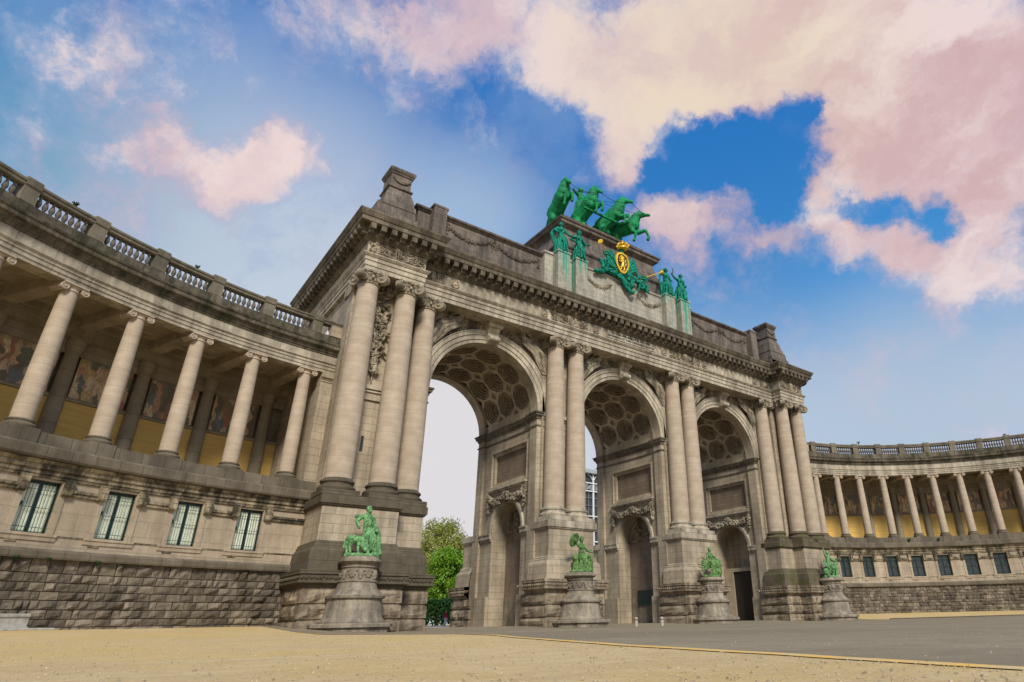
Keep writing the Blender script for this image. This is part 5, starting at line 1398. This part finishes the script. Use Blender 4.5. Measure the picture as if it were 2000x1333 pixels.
        b = MB(); p0 = M @ Vector((sg*.09, -.1, .98)); p1 = p0+(Vector((-1.25, -.75, .12)) if sg < 0 else Vector((2.0, -.35, 1.15)))
        b.tube([p0, p1], .05, 8); b.disc(p1, p1-p0, .05, .3, 14, .24); b.disc(p1+(p1-p0).normalized()*.17, p1-p0, .27, .05, 16)
        b.build('trumpet', m_gold, o)
        if sg > 0:
            pass
shield_group()

def quadriga():
    zb = 41.2
    root = empty('quadriga_statue', (0, 5, zb), 'bright green bronze four-horse chariot group on top of the arch', 'statue')
    def horse(x, y, rz, pose, nm='horse'):
        M = TR((x, y, zb), rz, 1.03) ; f = FB(M); f.k *= 1.36; L = f.limb      # forward = local -y
        if pose != 'leap':
            P = dict(hipz=2.65)
            L((0, .25, 2.75, .72), (0, -.5, 3.25, .66), (0, -1.25, 3.9, .7), (0, -1.65, 4.25, .62))           # barrel, chest
            L((0, .3, 2.85, .62), (0, .45, 2.7, .6))
            nk = ((0, -1.6, 4.35, .62), (0, -1.8, 4.9, .52), (0, -1.95, 5.5, .4)) if pose == 'up' else ((0, -1.7, 4.35, .6), (0, -1.95, 4.9, .5), (0, -2.2, 5.5, .38))
            L(*nk); q = Vector(nk[-1][:3]); 
            hd = (Vector((0, -.28, .12)), Vector((0, -.8, -.32)), Vector((0, -1.1, -.62))) if pose == 'up' else (Vector((0, -.3, .1)), Vector((0, -.95, -.2)), Vector((0, -1.3, -.38)))
            legs = [((.33, .3, 2.6, .5), (.42, -.15, 1.75, .33), (.42, .55, 1.0, .17), (.42, .35, .28, .12), (.42, .15, .1, .17)), ((-.33, .35, 2.6, .5), (-.42, .05, 1.75, .33), (-.42, .85, 1.05, .17), (-.42, .75, .28, .12), (-.42, .55, .1, .17)),
                    ((.36, -1.6, 3.75, .36), (.42, -2.25, 3.5, .2), (.42, -2.85, 3.75, .15), (.42, -2.95, 3.05, .1), (.42, -2.8, 2.75, .15)), ((-.36, -1.55, 3.7, .36), (-.42, -2.15, 3.15, .2), (-.42, -2.7, 3.2, .15), (-.42, -2.65, 2.45, .1), (-.42, -2.5, 2.2, .15))]
            tail = ((0, .85, 2.9, .16), (0, 1.35, 2.5, .26), (0, 1.6, 1.6, .32), (0, 1.5, .7, .26), (0, 1.35, .3, .12))
        else:
            L((0, .5, 3.05, .74), (0, -.3, 3.0, .68), (0, -1.2, 3.1, .7), (0, -1.75, 3.2, .64))
            nk = ((0, -1.85, 3.5, .58), (0, -2.1, 4.0, .47), (0, -2.45, 4.4, .36)); L(*nk); q = Vector(nk[-1][:3])
            hd = (Vector((0, -.3, .1)), Vector((0, -1.0, -.15)), Vector((0, -1.4, -.3)))
            legs = [((.33, .6, 2.85, .5), (.42, .2, 1.95, .33), (.42, 1.1, 1.2, .17), (.42, 1.2, .3, .12), (.42, 1.0, .1, .17)), ((-.33, .6, 2.85, .5), (-.42, .4, 1.9, .33), (-.42, 1.4, 1.2, .17), (-.42, 1.6, .3, .12), (-.42, 1.4, .1, .17)),
                    ((.36, -1.7, 2.8, .36), (.42, -2.3, 2.3, .21), (.42, -3.2, 2.4, .15), (.42, -3.6, 1.4, .11), (.42, -3.45, 1.05, .16)), ((-.36, -1.6, 2.75, .36), (-.42, -1.9, 2.1, .2), (-.42, -2.3, 1.9, .15), (-.42, -2.1, 1.1, .1), (-.42, -2.0, .85, .15))]
            tail = ((0, 1.2, 3.2, .16), (0, 1.7, 3.0, .25), (0, 2.2, 2.4, .28), (0, 2.5, 1.6, .2))
        L((*q, .3), (*(q+hd[0]), .27), (*(q+hd[1]), .16), (*(q+hd[2]), .14)); L((*(q+hd[0]+Vector((0, -.02, -.2))), .22), (*(q+hd[1]+Vector((0, .12, -.1))), .11))
        for e in (-1, 1): L((e*.17, q.y-.1, q.z+.35, .1), (e*.2, q.y-.1, q.z+.68, .04)); f.blob(q+Vector((e*.27, -.5, .2)), .07)
        L((0, q.y+.05, q.z+.4, .12), (0, q.y-.25, q.z+.6, .09))
        for l in legs: L(*l)
        L(*tail)
        for e in (-.12, .12): L(tail[0], *[(e, p[1], p[2], p[3]*.8) for p in tail[1:]])
        # cropped mane along the neck
        m0 = Vector(nk[0][:3])+Vector((0, .45, .35)); m1 = Vector(nk[-1][:3])+Vector((0, .28, .35))
        for i in range(11): t = i/10; p = m0.lerp(m1, t)+Vector((0, .04*math.sin(9*t), 0)); L((*p, .14), (*(p+Vector((.1*(-1)**i, .26+.06*math.sin(7*t), .06-.1*(i % 2)))), .09), (*(p+Vector((.16*(-1)**i, .36, -.25))), .05))
        L((0, -1.0 if pose != 'leap' else -.9, (3.75 if pose != 'leap' else 3.1), .1), (0, -1.0, 3.8, .1))
        o = bronze_obj(f, nm, m_bq, .085, root)
        # harness girth
        b = MB(); c0 = M @ Vector((0, -1.3, 3.95) if pose != 'leap' else (0, -1.3, 3.12)); ax = M.to_3x3() @ Vector((0, -1, .75 if pose != 'leap' else .1)); b.torus(c0, ax, .88, .05, 18, 5); b.build('harness', m_dkiron, o)
        return M, q+hd[1]
    hs = [horse(-4.6, 6.2, -.1, 'up'), horse(-1.75, 5.3, .25, 'up'), horse(1.5, 4.8, .55, 'mid'), horse(3.9, 4.9, .5, 'leap')]
    # chariot
    b = MB(); 
    b.box(-1.2, 1.2, 7.0, 9.4, zb+.9, zb+1.1); b.lathe([(1.2, 1.0), (1.28, 1.6), (1.2, 2.6), (1.3, 2.7), (1.22, 2.74), (1.1, 2.6), (1.1, 1.0)], (0, 8.0, zb), 24, True, PI*1.02, PI*1.98, False)
    b.box(-2.8, 2.8, 3.2, 3.45, zb+2.6, zb+2.78); b.tube([Vector((0, 7, zb+1.2)), Vector((0, 3.3, zb+2.7))], .12, 8)
    ch = b.build('chariot', m_bq, root)
    for sx in (-1, 1):
        w = MB(); w.torus((sx*1.45, 8.2, zb+1.0), (1, 0, 0), .9, .12, 24, 6); w.disc((sx*1.45, 8.2, zb+1.0), (1, 0, 0), .2, .35, 12)
        for k in range(8): a = k*PI/4; w.tube([Vector((sx*1.45, 8.2, zb+1.0)), Vector((sx*1.45, 8.2+.9*math.cos(a), zb+1.0+.9*math.sin(a)))], .06, 6)
        w.build('wheel', m_bq, ch)
    # standing driver, arms out holding the reins, and a robed figure with a standard
    M = TR((-.9, 6.4, zb+3.0), .1, 5.0); f = FB(M)
    f.limb((0, 0, .80, .09), (0, -.01, .70, .092), (0, 0, .6, .078), (0, 0, .52, .1)); f.limb((-.1, 0, .8, .05), (.1, 0, .8, .05)); f.limb((0, 0, .82, .045), (0, 0, .9, .038)); f.head((0, -.02, .965), (.1, -1, 0), .07)
    f.limb((-.1, 0, .8, .045), (-.26, -.06, .78, .034), (-.36, -.14, .72, .026)); f.hand((-.36, -.14, .72), (-.6, -1, 0)); f.limb((.1, 0, .8, .045), (.26, -.06, .82, .034), (.38, -.14, .76, .026)); f.hand((.38, -.14, .76), (.6, -1, 0))
    for e in (-1, 1): f.limb((e*.05, 0, .52, .085), (e*.07, -.05, .28, .06), (e*.08, .02, .05, .04), (e*.08, -.06, .02, .03))
    for i in range(7): a = PI*i/6; f.limb((.09*math.cos(a), .03+.05*math.sin(a), .6, .03), (.14*math.cos(a), .06+.06*math.sin(a), .25, .035))
    bronze_obj(f, 'charioteer', m_bq, .06, root)
    # reins
    r = MB()
    def sagline(a, b_, s_, n=10): return [Vector(a).lerp(Vector(b_), i/n)-Vector((0, 0, s_*4*(i/n)*(1-i/n))) for i in range(n+1)]
    heads = [M_ @ h for M_, h in hs]
    for i in range(3): r.tube(sagline(heads[i], heads[i+1], .7 if i < 2 else .05), .035, 5)
    for i, hx in enumerate((-2.6, -2.4, 1.2, 1.4)): r.tube(sagline(heads[i], (hx*.9-.3, 5.7, zb+6.6 if i < 2 else zb+6.8), .25), .03, 5)
    r.build('reins', m_dkiron, root)
quadriga()

# --- four pedestals with pale verdigris groups in front of the piers
def pedestal(x, y, s, h, slab, label):
    root = empty('pedestal', (x, y, 0), label, 'pedestal', 'round pedestals before the piers')
    mb = MB(); k = h/4.05
    q = [(0, -2.35*s), (1.6*s, -1.75*s), (2.35*s, -.2), (2.35*s, .9), (-2.35*s, .9), (-2.35*s, -.2), (-1.6*s, -1.75*s)]
    pth = [(x+a, y+b) for a, b in q]
    mb.sweep(pth, [(-.15, -.3), (-.15, .18*k), (0, .2*k), (0, .36*k), (-.1, .42*k)], True, False, True); mb.build('plinth', m_ped, root)
    mb = MB(); c = (x, y, 0)
    mb.lathe([(1.85*s, .4*k), (1.85*s, .48*k), (1.72*s, .62*k), (1.64*s, .72*k), (1.52*s, 1.7*k), (1.66*s, 1.74*k), (1.68*s, 1.86*k), (1.5*s, 1.96*k), (1.4*s, 2.06*k), (1.36*s, 2.12*k), (1.16*s, 2.3*k), (1.06*s, 2.62*k)], c, 32)
    mb.build('pedestal_foot', m_ped, root)
    mb = MB(); mb.lathe([(1.06*s, 2.6*k), (1.12*s, 2.64*k), (1.12*s, 2.72*k), (1.02*s, 2.76*k), (1.0*s, 3.4*k), (1.08*s, 3.45*k), (1.02*s, 3.5*k), (1.02*s, 3.62*k), (1.2*s, 3.7*k), (1.27*s, 3.76*k), (1.27*s, 3.86*k), (1.1*s, 3.92*k), (1.06*s, 4.05*k)], c, 32)
    rr = random.Random(int(x*9))
    for i in range(8):
        a = -PI*i/7; e = Vector((math.cos(a), math.sin(a), 0))
        if i % 2 == 0:
            mb.ball(Vector(c)+e*1.05*s+Vector((0, 0, 3.1*k)), (.16, .16, .22), 8); mb.ball(Vector(c)+e*1.08*s+Vector((0, 0, 2.9*k)), (.1, .1, .16), 6)
        else:
            for j in range(7): t = j/6-.5; e2 = Vector((math.cos(a+t*.5), math.sin(a+t*.5), 0)); mb.ball(Vector(c)+e2*1.03*s+Vector((0, 0, (3.25-.35*(1-4*t*t))*k)), .07, 6)
    mb.build('pedestal_drum', m_ped, root)
pedestal(-25.05, -3.45, 1.0, 4.05, 2.35, 'round stone pedestal under the bronze of a man with a beast, nearest the left colonnade')
pedestal(-7.5, -2.2, .97, 3.75, 2.2, 'round stone pedestal under the bronze woman lifting a shield')
pedestal(7.5, -2.2, .97, 3.75, 2.2, 'round stone pedestal under the seated bronze figure with palm leaves')
pedestal(25.05, -3.45, 1.0, 4.05, 2.35, 'round stone pedestal under the crowded bronze group, nearest the right colonnade')
def pedestal_statues():
    g = 'verdigris bronzes on the round pedestals'
    def base(f, rr):
        f.limb((-.3, 0, .03, .06), (.3, 0, .03, .06)); f.blob((0, 0, .03), (.36, .3, .06))
    r = random.Random(2)
    # 1 man and beast
    M = TR((-25.05, -3.55, 4.03), 0, 3.0); f = FB(M); L = f.limb; base(f, r)
    L((.02, 0, .8, .085), (.03, -.02, .68, .088), (.05, 0, .56, .085), (.07, 0, .5, .1)); L((-.08, 0, .8, .05), (.12, 0, .8, .05)); L((.02, 0, .82, .045), (.02, -.01, .89, .038)); f.head((.03, -.03, .94), (.4, -1, -.1), .066)
    f.blob((.03, -.03, .89), .045)
    L((-.09, 0, .8, .045), (-.2, -.02, .7, .036), (-.16, -.1, .56, .028)); f.blob((-.18, .0, .79), (.07, .05, .05)); L((.13, 0, .8, .045), (.2, .03, .66, .035), (.24, -.03, .52, .028))
    L((.04, -.02, .5, .09), (-.02, -.16, .38, .07), (.04, -.16, .12, .045), (.04, -.24, .07, .03)); L((.11, 0, .5, .09), (.16, -.12, .32, .06), (.2, -.1, .1, .04), (.21, -.18, .07, .03))
    for i in range(7): L((.13, .04, .8-.02*i, .03), (.22+.015*i, .06, .5, .04), (.26+.02*i, .05, .1, .04))
    for i in range(5): L((-.04+.03*i, -.1, .54, .02), (-.02+.05*i, -.14, .4, .025), (.0+.06*i, -.1, .14, .025))
    L((-.27, .0, .35, .08), (-.18, -.06, .34, .085), (-.11, -.12, .31, .085)); L((-.1, -.14, .30, .07), (-.05, -.2, .2, .06), (-.03, -.24, .13, .045)); L((-.29, .03, .33, .065), (-.32, .02, .19, .033), (-.3, 0, .07, .024)); L((-.25, -.06, .31, .055), (-.28, -.07, .19, .033), (-.26, -.08, .07, .024)); L((-.13, -.16, .27, .042), (-.16, -.18, .17, .028), (-.14, -.2, .07, .024)); L((-.3, .03, .36, .025), (-.36, .05, .3, .018), (-.37, .05, .18, .018))
    for e in (-.03, .04): L((-.02+e, -.16, .28, .02), (-.06+e, -.14, .36, .012))
    tag(bronze_obj(f, 'statue', m_bl, .036), 'pale green bronze of a bare-chested man beside a beast, left of the arches', 'statue', g)
    # 2 woman with raised shield
    M = TR((-7.5, -2.3, 3.73), 0, 2.75); f = FB(M); L = f.limb; base(f, r)
    L((0, 0, .74, .08), (0, -.01, .62, .082), (.02, 0, .5, .1), (.03, 0, .42, .13)); L((-.1, 0, .74, .048), (.1, 0, .74, .048)); L((0, 0, .76, .04), (0, 0, .83, .036)); f.head((0, -.02, .89), (-.2, -1, -.1), .066, helm=True)
    for e in (-1, 1): f.blob((e*.045, -.07, .68), .038)
    L((-.1, 0, .74, .04), (-.2, -.02, .8, .032), (-.28, -.04, .86, .026)); L((.1, 0, .74, .04), (.19, -.05, .6, .034), (.26, -.12, .56, .026)); f.hand((.27, -.13, .56), (1, -.5, 0))
    L((-.02, -.02, .42, .1), (-.08, -.2, .38, .08), (-.08, -.18, .1, .06), (-.08, -.26, .07, .03)); L((.08, -.02, .42, .1), (.16, -.2, .4, .085), (.17, -.17, .1, .06), (.17, -.25, .07, .03))
    for i in range(12): a = i/11; L((-.12+.3*a, -.12, .42, .025), (-.16+.4*a, -.2, .28, .03), (-.22+.5*a, -.16, .05, .032))
    L((-.1, .1, .4, .12), (.12, .1, .4, .12)); L((0, .12, .1, .2), (0, .12, .35, .17))
    L((.26, -.13, .55, .012), (.42, -.16, .52, .01)); L((.24, -.13, .62, .012), (.4, -.16, .62, .01))
    o = tag(bronze_obj(f, 'statue', m_bl2, .036), 'green bronze of a seated woman lifting an oval shield, between two arches', 'statue', g)
    b = MB(); c = M @ Vector((-.32, -.1, .87)); q = Vector((.35, -1, -.45)); b.disc(c, q, .5, .08, 20, .46); b.torus(c, q, .5, .06, 22, 6); b.ball(c+q.normalized()*.06, .16, 8)
    for v in b.v: pass
    b.build('shield', m_bl2, o)
    # 3 seated figure with fronds and a jar
    M = TR((7.5, -2.3, 3.73), 0, 2.75); f = FB(M); L = f.limb; base(f, r)
    L((.0, 0, .74, .08), (.02, -.02, .62, .085), (.04, 0, .5, .1), (.05, 0, .42, .13)); L((-.1, 0, .74, .048), (.1, 0, .74, .048)); L((0, 0, .76, .04), (0, 0, .83, .036)); f.head((0, -.02, .89), (-.5, -1, -.2), .066)
    L((.1, 0, .74, .04), (.24, -.04, .62, .034), (.28, -.14, .5, .03)); L((-.1, 0, .74, .04), (-.18, -.04, .6, .034), (-.1, -.14, .5, .028))
    f.blob((.18, -.14, .42), (.17, .15, .2)); f.blob((.2, -.14, .2), (.16, .14, .18)); L((.0, -.04, .42, .1), (-.06, -.2, .4, .08), (-.06, -.18, .1, .06)); L((.1, -.04, .42, .1), (.2, -.2, .42, .08), (.22, -.17, .1, .06))
    for i in range(14): a = R(100+r.uniform(0, 95)); l = r.uniform(.3, .62); x0, z0 = -.12, .3; L((x0, -.05, z0, .025), (x0+l*.6*math.cos(a), -.08, z0+l*.7*math.sin(a), .025), (x0+l*math.cos(a), -.08, z0+l*.85*math.sin(a), .012))
    for i in range(8): L((-.1+.04*i, -.14, .42, .022), (-.16+.06*i, -.2, .24, .028), (-.2+.07*i, -.16, .05, .03))
    tag(bronze_obj(f, 'statue', m_bl2, .036), 'green bronze of a seated figure with palm leaves and a jar, before the third arch', 'statue', g)
    # 4 crowded group with raised arm
    M = TR((25.05, -3.55, 4.03), 0, 2.95); f = FB(M); L = f.limb; base(f, r)
    L((0, 0, .74, .075), (0, -.01, .62, .08), (.01, 0, .5, .09), (.02, 0, .4, .12)); L((-.1, 0, .74, .046), (.1, 0, .74, .046)); L((0, 0, .76, .04), (0, 0, .83, .036)); f.head((0, -.02, .88), (-.3, -1, 0), .064)
    L((-.1, 0, .74, .04), (-.2, -.03, .82, .03), (-.24, -.03, .98, .024)); f.hand((-.24, -.03, .99), (0, 0, 1)); L((.1, 0, .74, .04), (.2, -.06, .62, .034), (.3, -.1, .6, .026))
    L((0, -.02, .4, .1), (-.06, -.18, .36, .08), (-.06, -.16, .08, .055)); L((.08, -.02, .4, .1), (.14, -.2, .36, .08), (.15, -.18, .08, .055))
    f.blob((.25, -.05, .35), (.15, .16, .2)); f.blob((-.22, -.02, .22), (.14, .14, .18)); f.blob((.3, -.05, .62), (.1, .08, .07)); f.head((.27, -.16, .5), (-.2, -1, 0), .05)
    for k in range(3): f.torus(M @ Vector((-.26, -.06, .45+.03*k)), (.3, -1, .5), .34-.03*k, .07, 16, 6)
    for i in range(26): p = (r.uniform(-.3, .34), r.uniform(-.26, -.02), r.uniform(.08, .5)); d = (r.uniform(-.08, .08), r.uniform(-.05, .02), r.uniform(-.12, .12)); L((*p, .03), (p[0]+d[0], p[1]+d[1], p[2]+d[2], .024))
    L((.3, -.02, .3, .03), (.38, -.04, .12, .03), (.44, -.06, -.02, .025))
    tag(bronze_obj(f, 'statue', m_bl, .036), 'pale green bronze group with one arm raised, farthest of the pedestal bronzes', 'statue', g)
pedestal_statues()

# =====================================================================================
#  THINGS ON THE GROUND AND BEYOND
# =====================================================================================
def unproj(px, py, z):
    d = _f+_r2*((px-1183.2442)/FPX)-_u2*((py-667.2587)/FPX); t = (z-CAM.z)/d.z; return CAM+d*t
for i, (px, py, lb) in enumerate(((1243, 1224, 'short pale bollard on the roadway before the middle archway, left of a pair'), (1293.5, 1223, 'short pale bollard beside the rusticated foot of the pier, right of a pair'))):
    p = unproj(px, py, -.13); p.z = hgt(p.x, p.y)
    b = MB(); b.lathe([(.12, -.05), (.12, .5), (.125, .52), (.11, .58), (.06, .61), (.0, .62)], p, 16); o = tag(b.build('bollard', m_bollard), lb, 'bollard', 'bollards before the middle arch')
    b = MB(); b.lathe([(.128, .42), (.134, .43), (.134, .46), (.128, .47)], p, 16, cap=False); b.build('band', m_dkiron, o)

def stone_step():
    root = empty('stone_step', lpol(-1.6, 121, .4), 'pale broken stone step against the rubble foot of the left colonnade', 'step')
    mb = MB(); mb.arc(LC, LR, 118.6, 126, 6, [(-.5, .2), (-1.5, .2), (-1.5, .5), (-1.35, .52), (-1.35, .88), (-1.4, .92), (-1.4, 1.05), (-.5, 1.05)]); mb.build('block', m_paleblock, root)
    mb = MB(); mb.arc(LC, LR, 117.2, 126, 8, [(-.6, .1), (-1.9, .2), (-1.95, .4), (-1.8, .45), (-.6, .47)]); mb.build('slab', m_paleblock, root)
stone_step()

# --- walker beyond the arch
def person():
    d = (_f+_r2*((869-1183.2442)/FPX)-_u2*((1221-667.2587)/FPX)); d = d/math.hypot(d.x, d.y); p = CAM+d*86; p.z = hgt(p.x, p.y)+.02
    M = TR(p, .6, 1.75); f = FB(M); L = f.limb
    L((0, 0, .79, .075), (0, 0, .66, .078), (0, 0, .54, .085)); L((-.1, 0, .8, .042), (.1, 0, .8, .042)); L((0, 0, .82, .03), (0, 0, .88, .03)); f.head((0, -.01, .93), (0, -1, 0), .06, hair=False)
    L((-.11, 0, .79, .033), (-.16, .02, .63, .028), (-.15, -.05, .5, .022)); f.hand((-.15, -.05, .49), (0, -.2, -1), .018); L((.11, 0, .79, .033), (.17, 0, .63, .028), (.17, -.06, .5, .022)); f.hand((.17, -.06, .49), (0, -.2, -1), .018)
    L((-.045, 0, .52, .065), (-.06, -.09, .28, .045), (-.06, -.04, .05, .03), (-.06, -.12, .02, .024)); L((.045, 0, .52, .065), (.06, .05, .28, .045), (.06, .14, .06, .03), (.06, .07, .03, .024))
    o = tag(bronze_obj(f, 'person', flat('skin', (.45, .27, .19), .6), .018), 'person in a red jacket and white trousers walking beyond the first archway', 'person')
    f = FB(M); L = f.limb; L((0, 0, .78, .088), (0, 0, .66, .09), (0, 0, .53, .097)); L((-.1, 0, .8, .052), (.1, 0, .8, .052)); L((-.11, 0, .79, .043), (-.16, .02, .63, .038), (-.15, -.04, .53, .032)); L((.11, 0, .79, .043), (.17, 0, .63, .038), (.17, -.05, .53, .032))
    bronze_obj(f, 'jacket', flat('red_cloth', (.5, .02, .04), .8), .02, o)
    f = FB(M); L = f.limb; L((-.045, 0, .52, .075), (-.06, -.09, .28, .056), (-.06, -.04, .07, .044)); L((.045, 0, .52, .075), (.06, .05, .28, .056), (.06, .14, .08, .044)); bronze_obj(f, 'trousers', flat('white_cloth', (.7, .68, .66), .8), .02, o)
    f = FB(M); f.blob((0, .02, .95), (.064, .068, .068)); bronze_obj(f, 'hair', flat('dark_hair', (.02, .015, .012), .6), .02, o)
    b = MB(); f = FB(M); f.blob((-.17, .08, .66), (.08, .07, .12)); bronze_obj(f, 'bag', flat('blue_cloth', (.06, .04, .35), .8), .02, o)
person()

# --- trees
def foliage_mat(name, a, b_, tr=.35):
    def fn(T, b):
        P = T('ShaderNodeTexCoord').outputs['Object']; oi = T('ShaderNodeNewGeometry').outputs['Random Per Island']
        col = T.mix(oi, a, b_); col = T.mix(T.rng(T.noise(P, .5, 3).outputs[0], .4, .65, 0, .5), col, tuple(x*.55 for x in a))
        T.l.new(col, b.inputs['Base Color']); b.inputs['Roughness'].default_value = .6
        tl = T('ShaderNodeBsdfTranslucent', {0: col}); mx = T('ShaderNodeMixShader', {0: tr, 1: b, 2: tl}); out = [n for n in T.n if n.type == 'OUTPUT_MATERIAL'][0]; T.l.new(mx.outputs[0], out.inputs[0])
    return material(name, fn)
m_bark = flat('bark', (.09, .065, .045), .9, 0, .3, 5, .03)
def tree(x, y, h, rad, mat, label, seed, leaf=.22, nclump=46, per=110, trunk=.3, crown0=.2, sparse=1.0, group='trees beyond the arch'):
    rr = random.Random(seed); z0 = hgt(x, y); root = empty('tree', (x, y, z0), label, 'tree', group)
    t = MB(); pts = [(Vector((x, y, z0-.2)), trunk), (Vector((x+rr.uniform(-.3, .3), y, z0+h*.3)), trunk*.75), (Vector((x+rr.uniform(-.4, .4), y, z0+h*.6)), trunk*.45), (Vector((x, y, z0+h*.93)), .06)]
    t.chain(pts, 8); cl = []
    for i in range(nclump):
        f = rr.random(); zz = z0+h*(crown0+(1-crown0)*f); w = rad*math.sin(PI*(.12+.8*f))**.7*rr.uniform(.35, 1.0); a = rr.uniform(0, 2*PI)
        c = Vector((x+w*math.cos(a), y+w*math.sin(a), zz)); cl.append((c, rr.uniform(.5, 1.0)*rad*.34))
        if i % 2 == 0: b0 = pts[1][0].lerp(pts[3][0], max(0, min(1, (f-.1)*.9))); t.chain([(b0, trunk*.28), ((b0+c)/2+Vector((0, 0, -.15)), trunk*.18), (c, .04)], 5)
    t.build('trunk', m_bark, root)
    vs = []; fs = []
    for c, r_ in cl:
        for k in range(per):
            d = Vector((rr.gauss(0, 1), rr.gauss(0, 1), rr.gauss(0, .8))); d = d.normalized()*r_*(rr.random()**.35)*rr.uniform(.85, 1.25); p = c+d
            n = Vector((rr.gauss(0, 1), rr.gauss(0, 1), rr.gauss(.5, 1))).normalized(); u = n.orthogonal().normalized()*leaf*rr.uniform(.6, 1.3); v = n.cross(u)*.62
            o = len(vs); vs += [p-u, p+v, p+u, p-v]; fs.append((o, o+1, o+2, o+3))
    m = MB(); m.add(vs, fs); m.build('crown', mat, root)
F1 = foliage_mat('bright_spring_leaves', (.27, .46, .03), (.13, .30, .02)); F2 = foliage_mat('pale_young_leaves', (.42, .42, .10), (.3, .36, .08)); F3 = foliage_mat('deep_green_leaves', (.035, .12, .015), (.02, .07, .01))
tree(11.0, 60, 11.4, 4.0, F1, 'bright spring-green tree seen through the first archway', 1, nclump=110, per=190, leaf=.2)
tree(17.3, 76, 18.6, 5.6, F2, 'tall pale yellow-green tree behind the bright one', 2, nclump=120, per=150, crown0=.2, leaf=.2)
tree(14.6, 82, 17.0, 3.6, F2, 'thin pale tree at the left edge of the first archway view', 3, nclump=34, per=50)
tree(14.5, 56, 8.0, 3.2, F1, 'low bright green tree against the far foot of the first pier', 4, nclump=80, per=170)
tree(24, 80, 15, 5, F2, 'pale tree mostly hidden behind the pier of the first archway', 5, per=70)
def hedge():
    rr = random.Random(6); vs = []; fs = []; x0, x1, y0, y1 = 2, 26, 52, 55
    for k in range(16000):
        p = Vector((rr.uniform(x0, x1), rr.uniform(y0, y1), 0)); p.z = .2+rr.random()**.7*(3.6+.7*noise.noise(Vector((p.x*.4, 0, 0)))); n = Vector((rr.gauss(0, 1), rr.gauss(0, 1), rr.gauss(.3, 1))).normalized(); u = n.orthogonal().normalized()*.2; v = n.cross(u)*.6
        o = len(vs); vs += [p-u, p+v, p+u, p-v]; fs.append((o, o+1, o+2, o+3))
    m = MB(); m.add(vs, fs); tag(m.build('hedge', F3), 'dark green clipped hedge below the trees beyond the first archway', 'hedge')
hedge()

# --- iron and glass hall behind the middle arch
def hall():
    root = empty('exhibition_hall', (52, 60, 0), 'white iron and glass hall glimpsed behind the middle archway', 'hall')
    x0, x1, y0, y1 = 30.6, 74, 50, 84
    b = MB(); b.box(x0+.3, x1, y0+.3, y1, 0, 26.0); b.build('glazing', m_glass, root)
    b = MB(); b.box(x0-.6, x1+.6, y0-.6, y1, 26.0, 26.5); b.box(x0-.3, x1, y0-.3, y1, 26.5, 26.8); b.build('roof', flat('grey_roof', (.35, .37, .38), .7), root)
    for i in range(12):
        x = x0+.35+i*3.9
        m = MB(); m.box(x-.14, x+.14, y0-.1, y0+.2, 0, 26); 
        for s_ in (-1, 1): m.chain([(Vector((x, y0, 24.6)), .08), (Vector((x+s_*.6, y0, 25.5)), .07), (Vector((x+s_*1.4, y0, 25.9)), .06)], 6)
        m.build('iron_column', m_white, root)
    m = MB()
    for z in (13.5, 18.0, 22.6, 24.1): m.box(x0, x1, y0-.15, y0+.05, z, z+.18)
    for i in range(40):
        x = x0+.55+i*1.05; m.torus((x, y0-.05, 23.4), (0, 1, 0), .42, .045, 16, 5); m.torus((x, y0-.05, 23.4), (0, 1, 0), .2, .035, 12, 5)
    m.build('gallery_rail', m_white, root)
    m = MB()
    for z in (15.4, 20.0, 21.4): m.box(x0, x1, y0+.05, y0+.2, z, z+.1)
    for i in range(34): x = x0+.6+i*1.3; m.box(x-.04, x+.04, y0+.1, y0+.2, 0, 22.6)
    m.build('glazing_bars', flat('grey_steel', (.2, .21, .21), .6), root)
hall()

# --- weeds on the ledges
def weed(c, s_, seed, label):
    s_ *= .7
    rr = random.Random(seed); m = MB(); vs = []; fs = []
    for i in range(60):
        a = rr.uniform(0, 2*PI); l = s_*rr.uniform(.4, 1); top = Vector(c)+Vector((math.cos(a)*l*.5, math.sin(a)*l*.5, l)); q = Vector((-math.sin(a), math.cos(a), 0))*.02
        o = len(vs); vs += [Vector(c)-q, Vector(c)+q, top+q, top-q]; fs.append((o, o+1, o+2, o+3))
        n = Vector((rr.gauss(0, 1), rr.gauss(0, 1), rr.gauss(0, 1))).normalized(); u = n.orthogonal()*.035; v = n.cross(u)*.7; o = len(vs); vs += [top-u, top+v, top+u, top-v]; fs.append((o, o+1, o+2, o+3))
    m.add(vs, fs); tag(m.build('weed', F3), label, 'weed', 'weeds rooted in the ledges')
weed(lpol(-.3, 124.6, 20.95), .45, 1, 'wispy weed on the left parapet, nearest the photo edge')
weed(lpol(-.3, 113.4, 20.95), .4, 2, 'small weed on the left parapet, nearer the arch')
weed(rpol(-.35, 58.2, 21.0), .6, 3, 'leafy weed on top of the right parapet near the arch')
weed(rpol(-.35, 23.0, 20.9), .5, 4, 'weed on the right parapet near the photo edge')
weed(rpol(-.8, 50.5, 8.5), .6, 5, 'weed on the coping of the right colonnade beside a column foot')
weed(rpol(-.8, 43.5, 8.5), .6, 6, 'weed growing from the right coping between two columns')
for k_, (a_, z_) in enumerate(((120.3, 3.42), (118.2, 3.4), (114.8, 3.38))): weed(lpol(-.86, a_, z_-.15), .3, 20+k_, 'tuft of weed under the ledge of the rubble wall, %s' % ('nearest the photo edge', 'above the wall foot step', 'right of the other tufts')[k_])
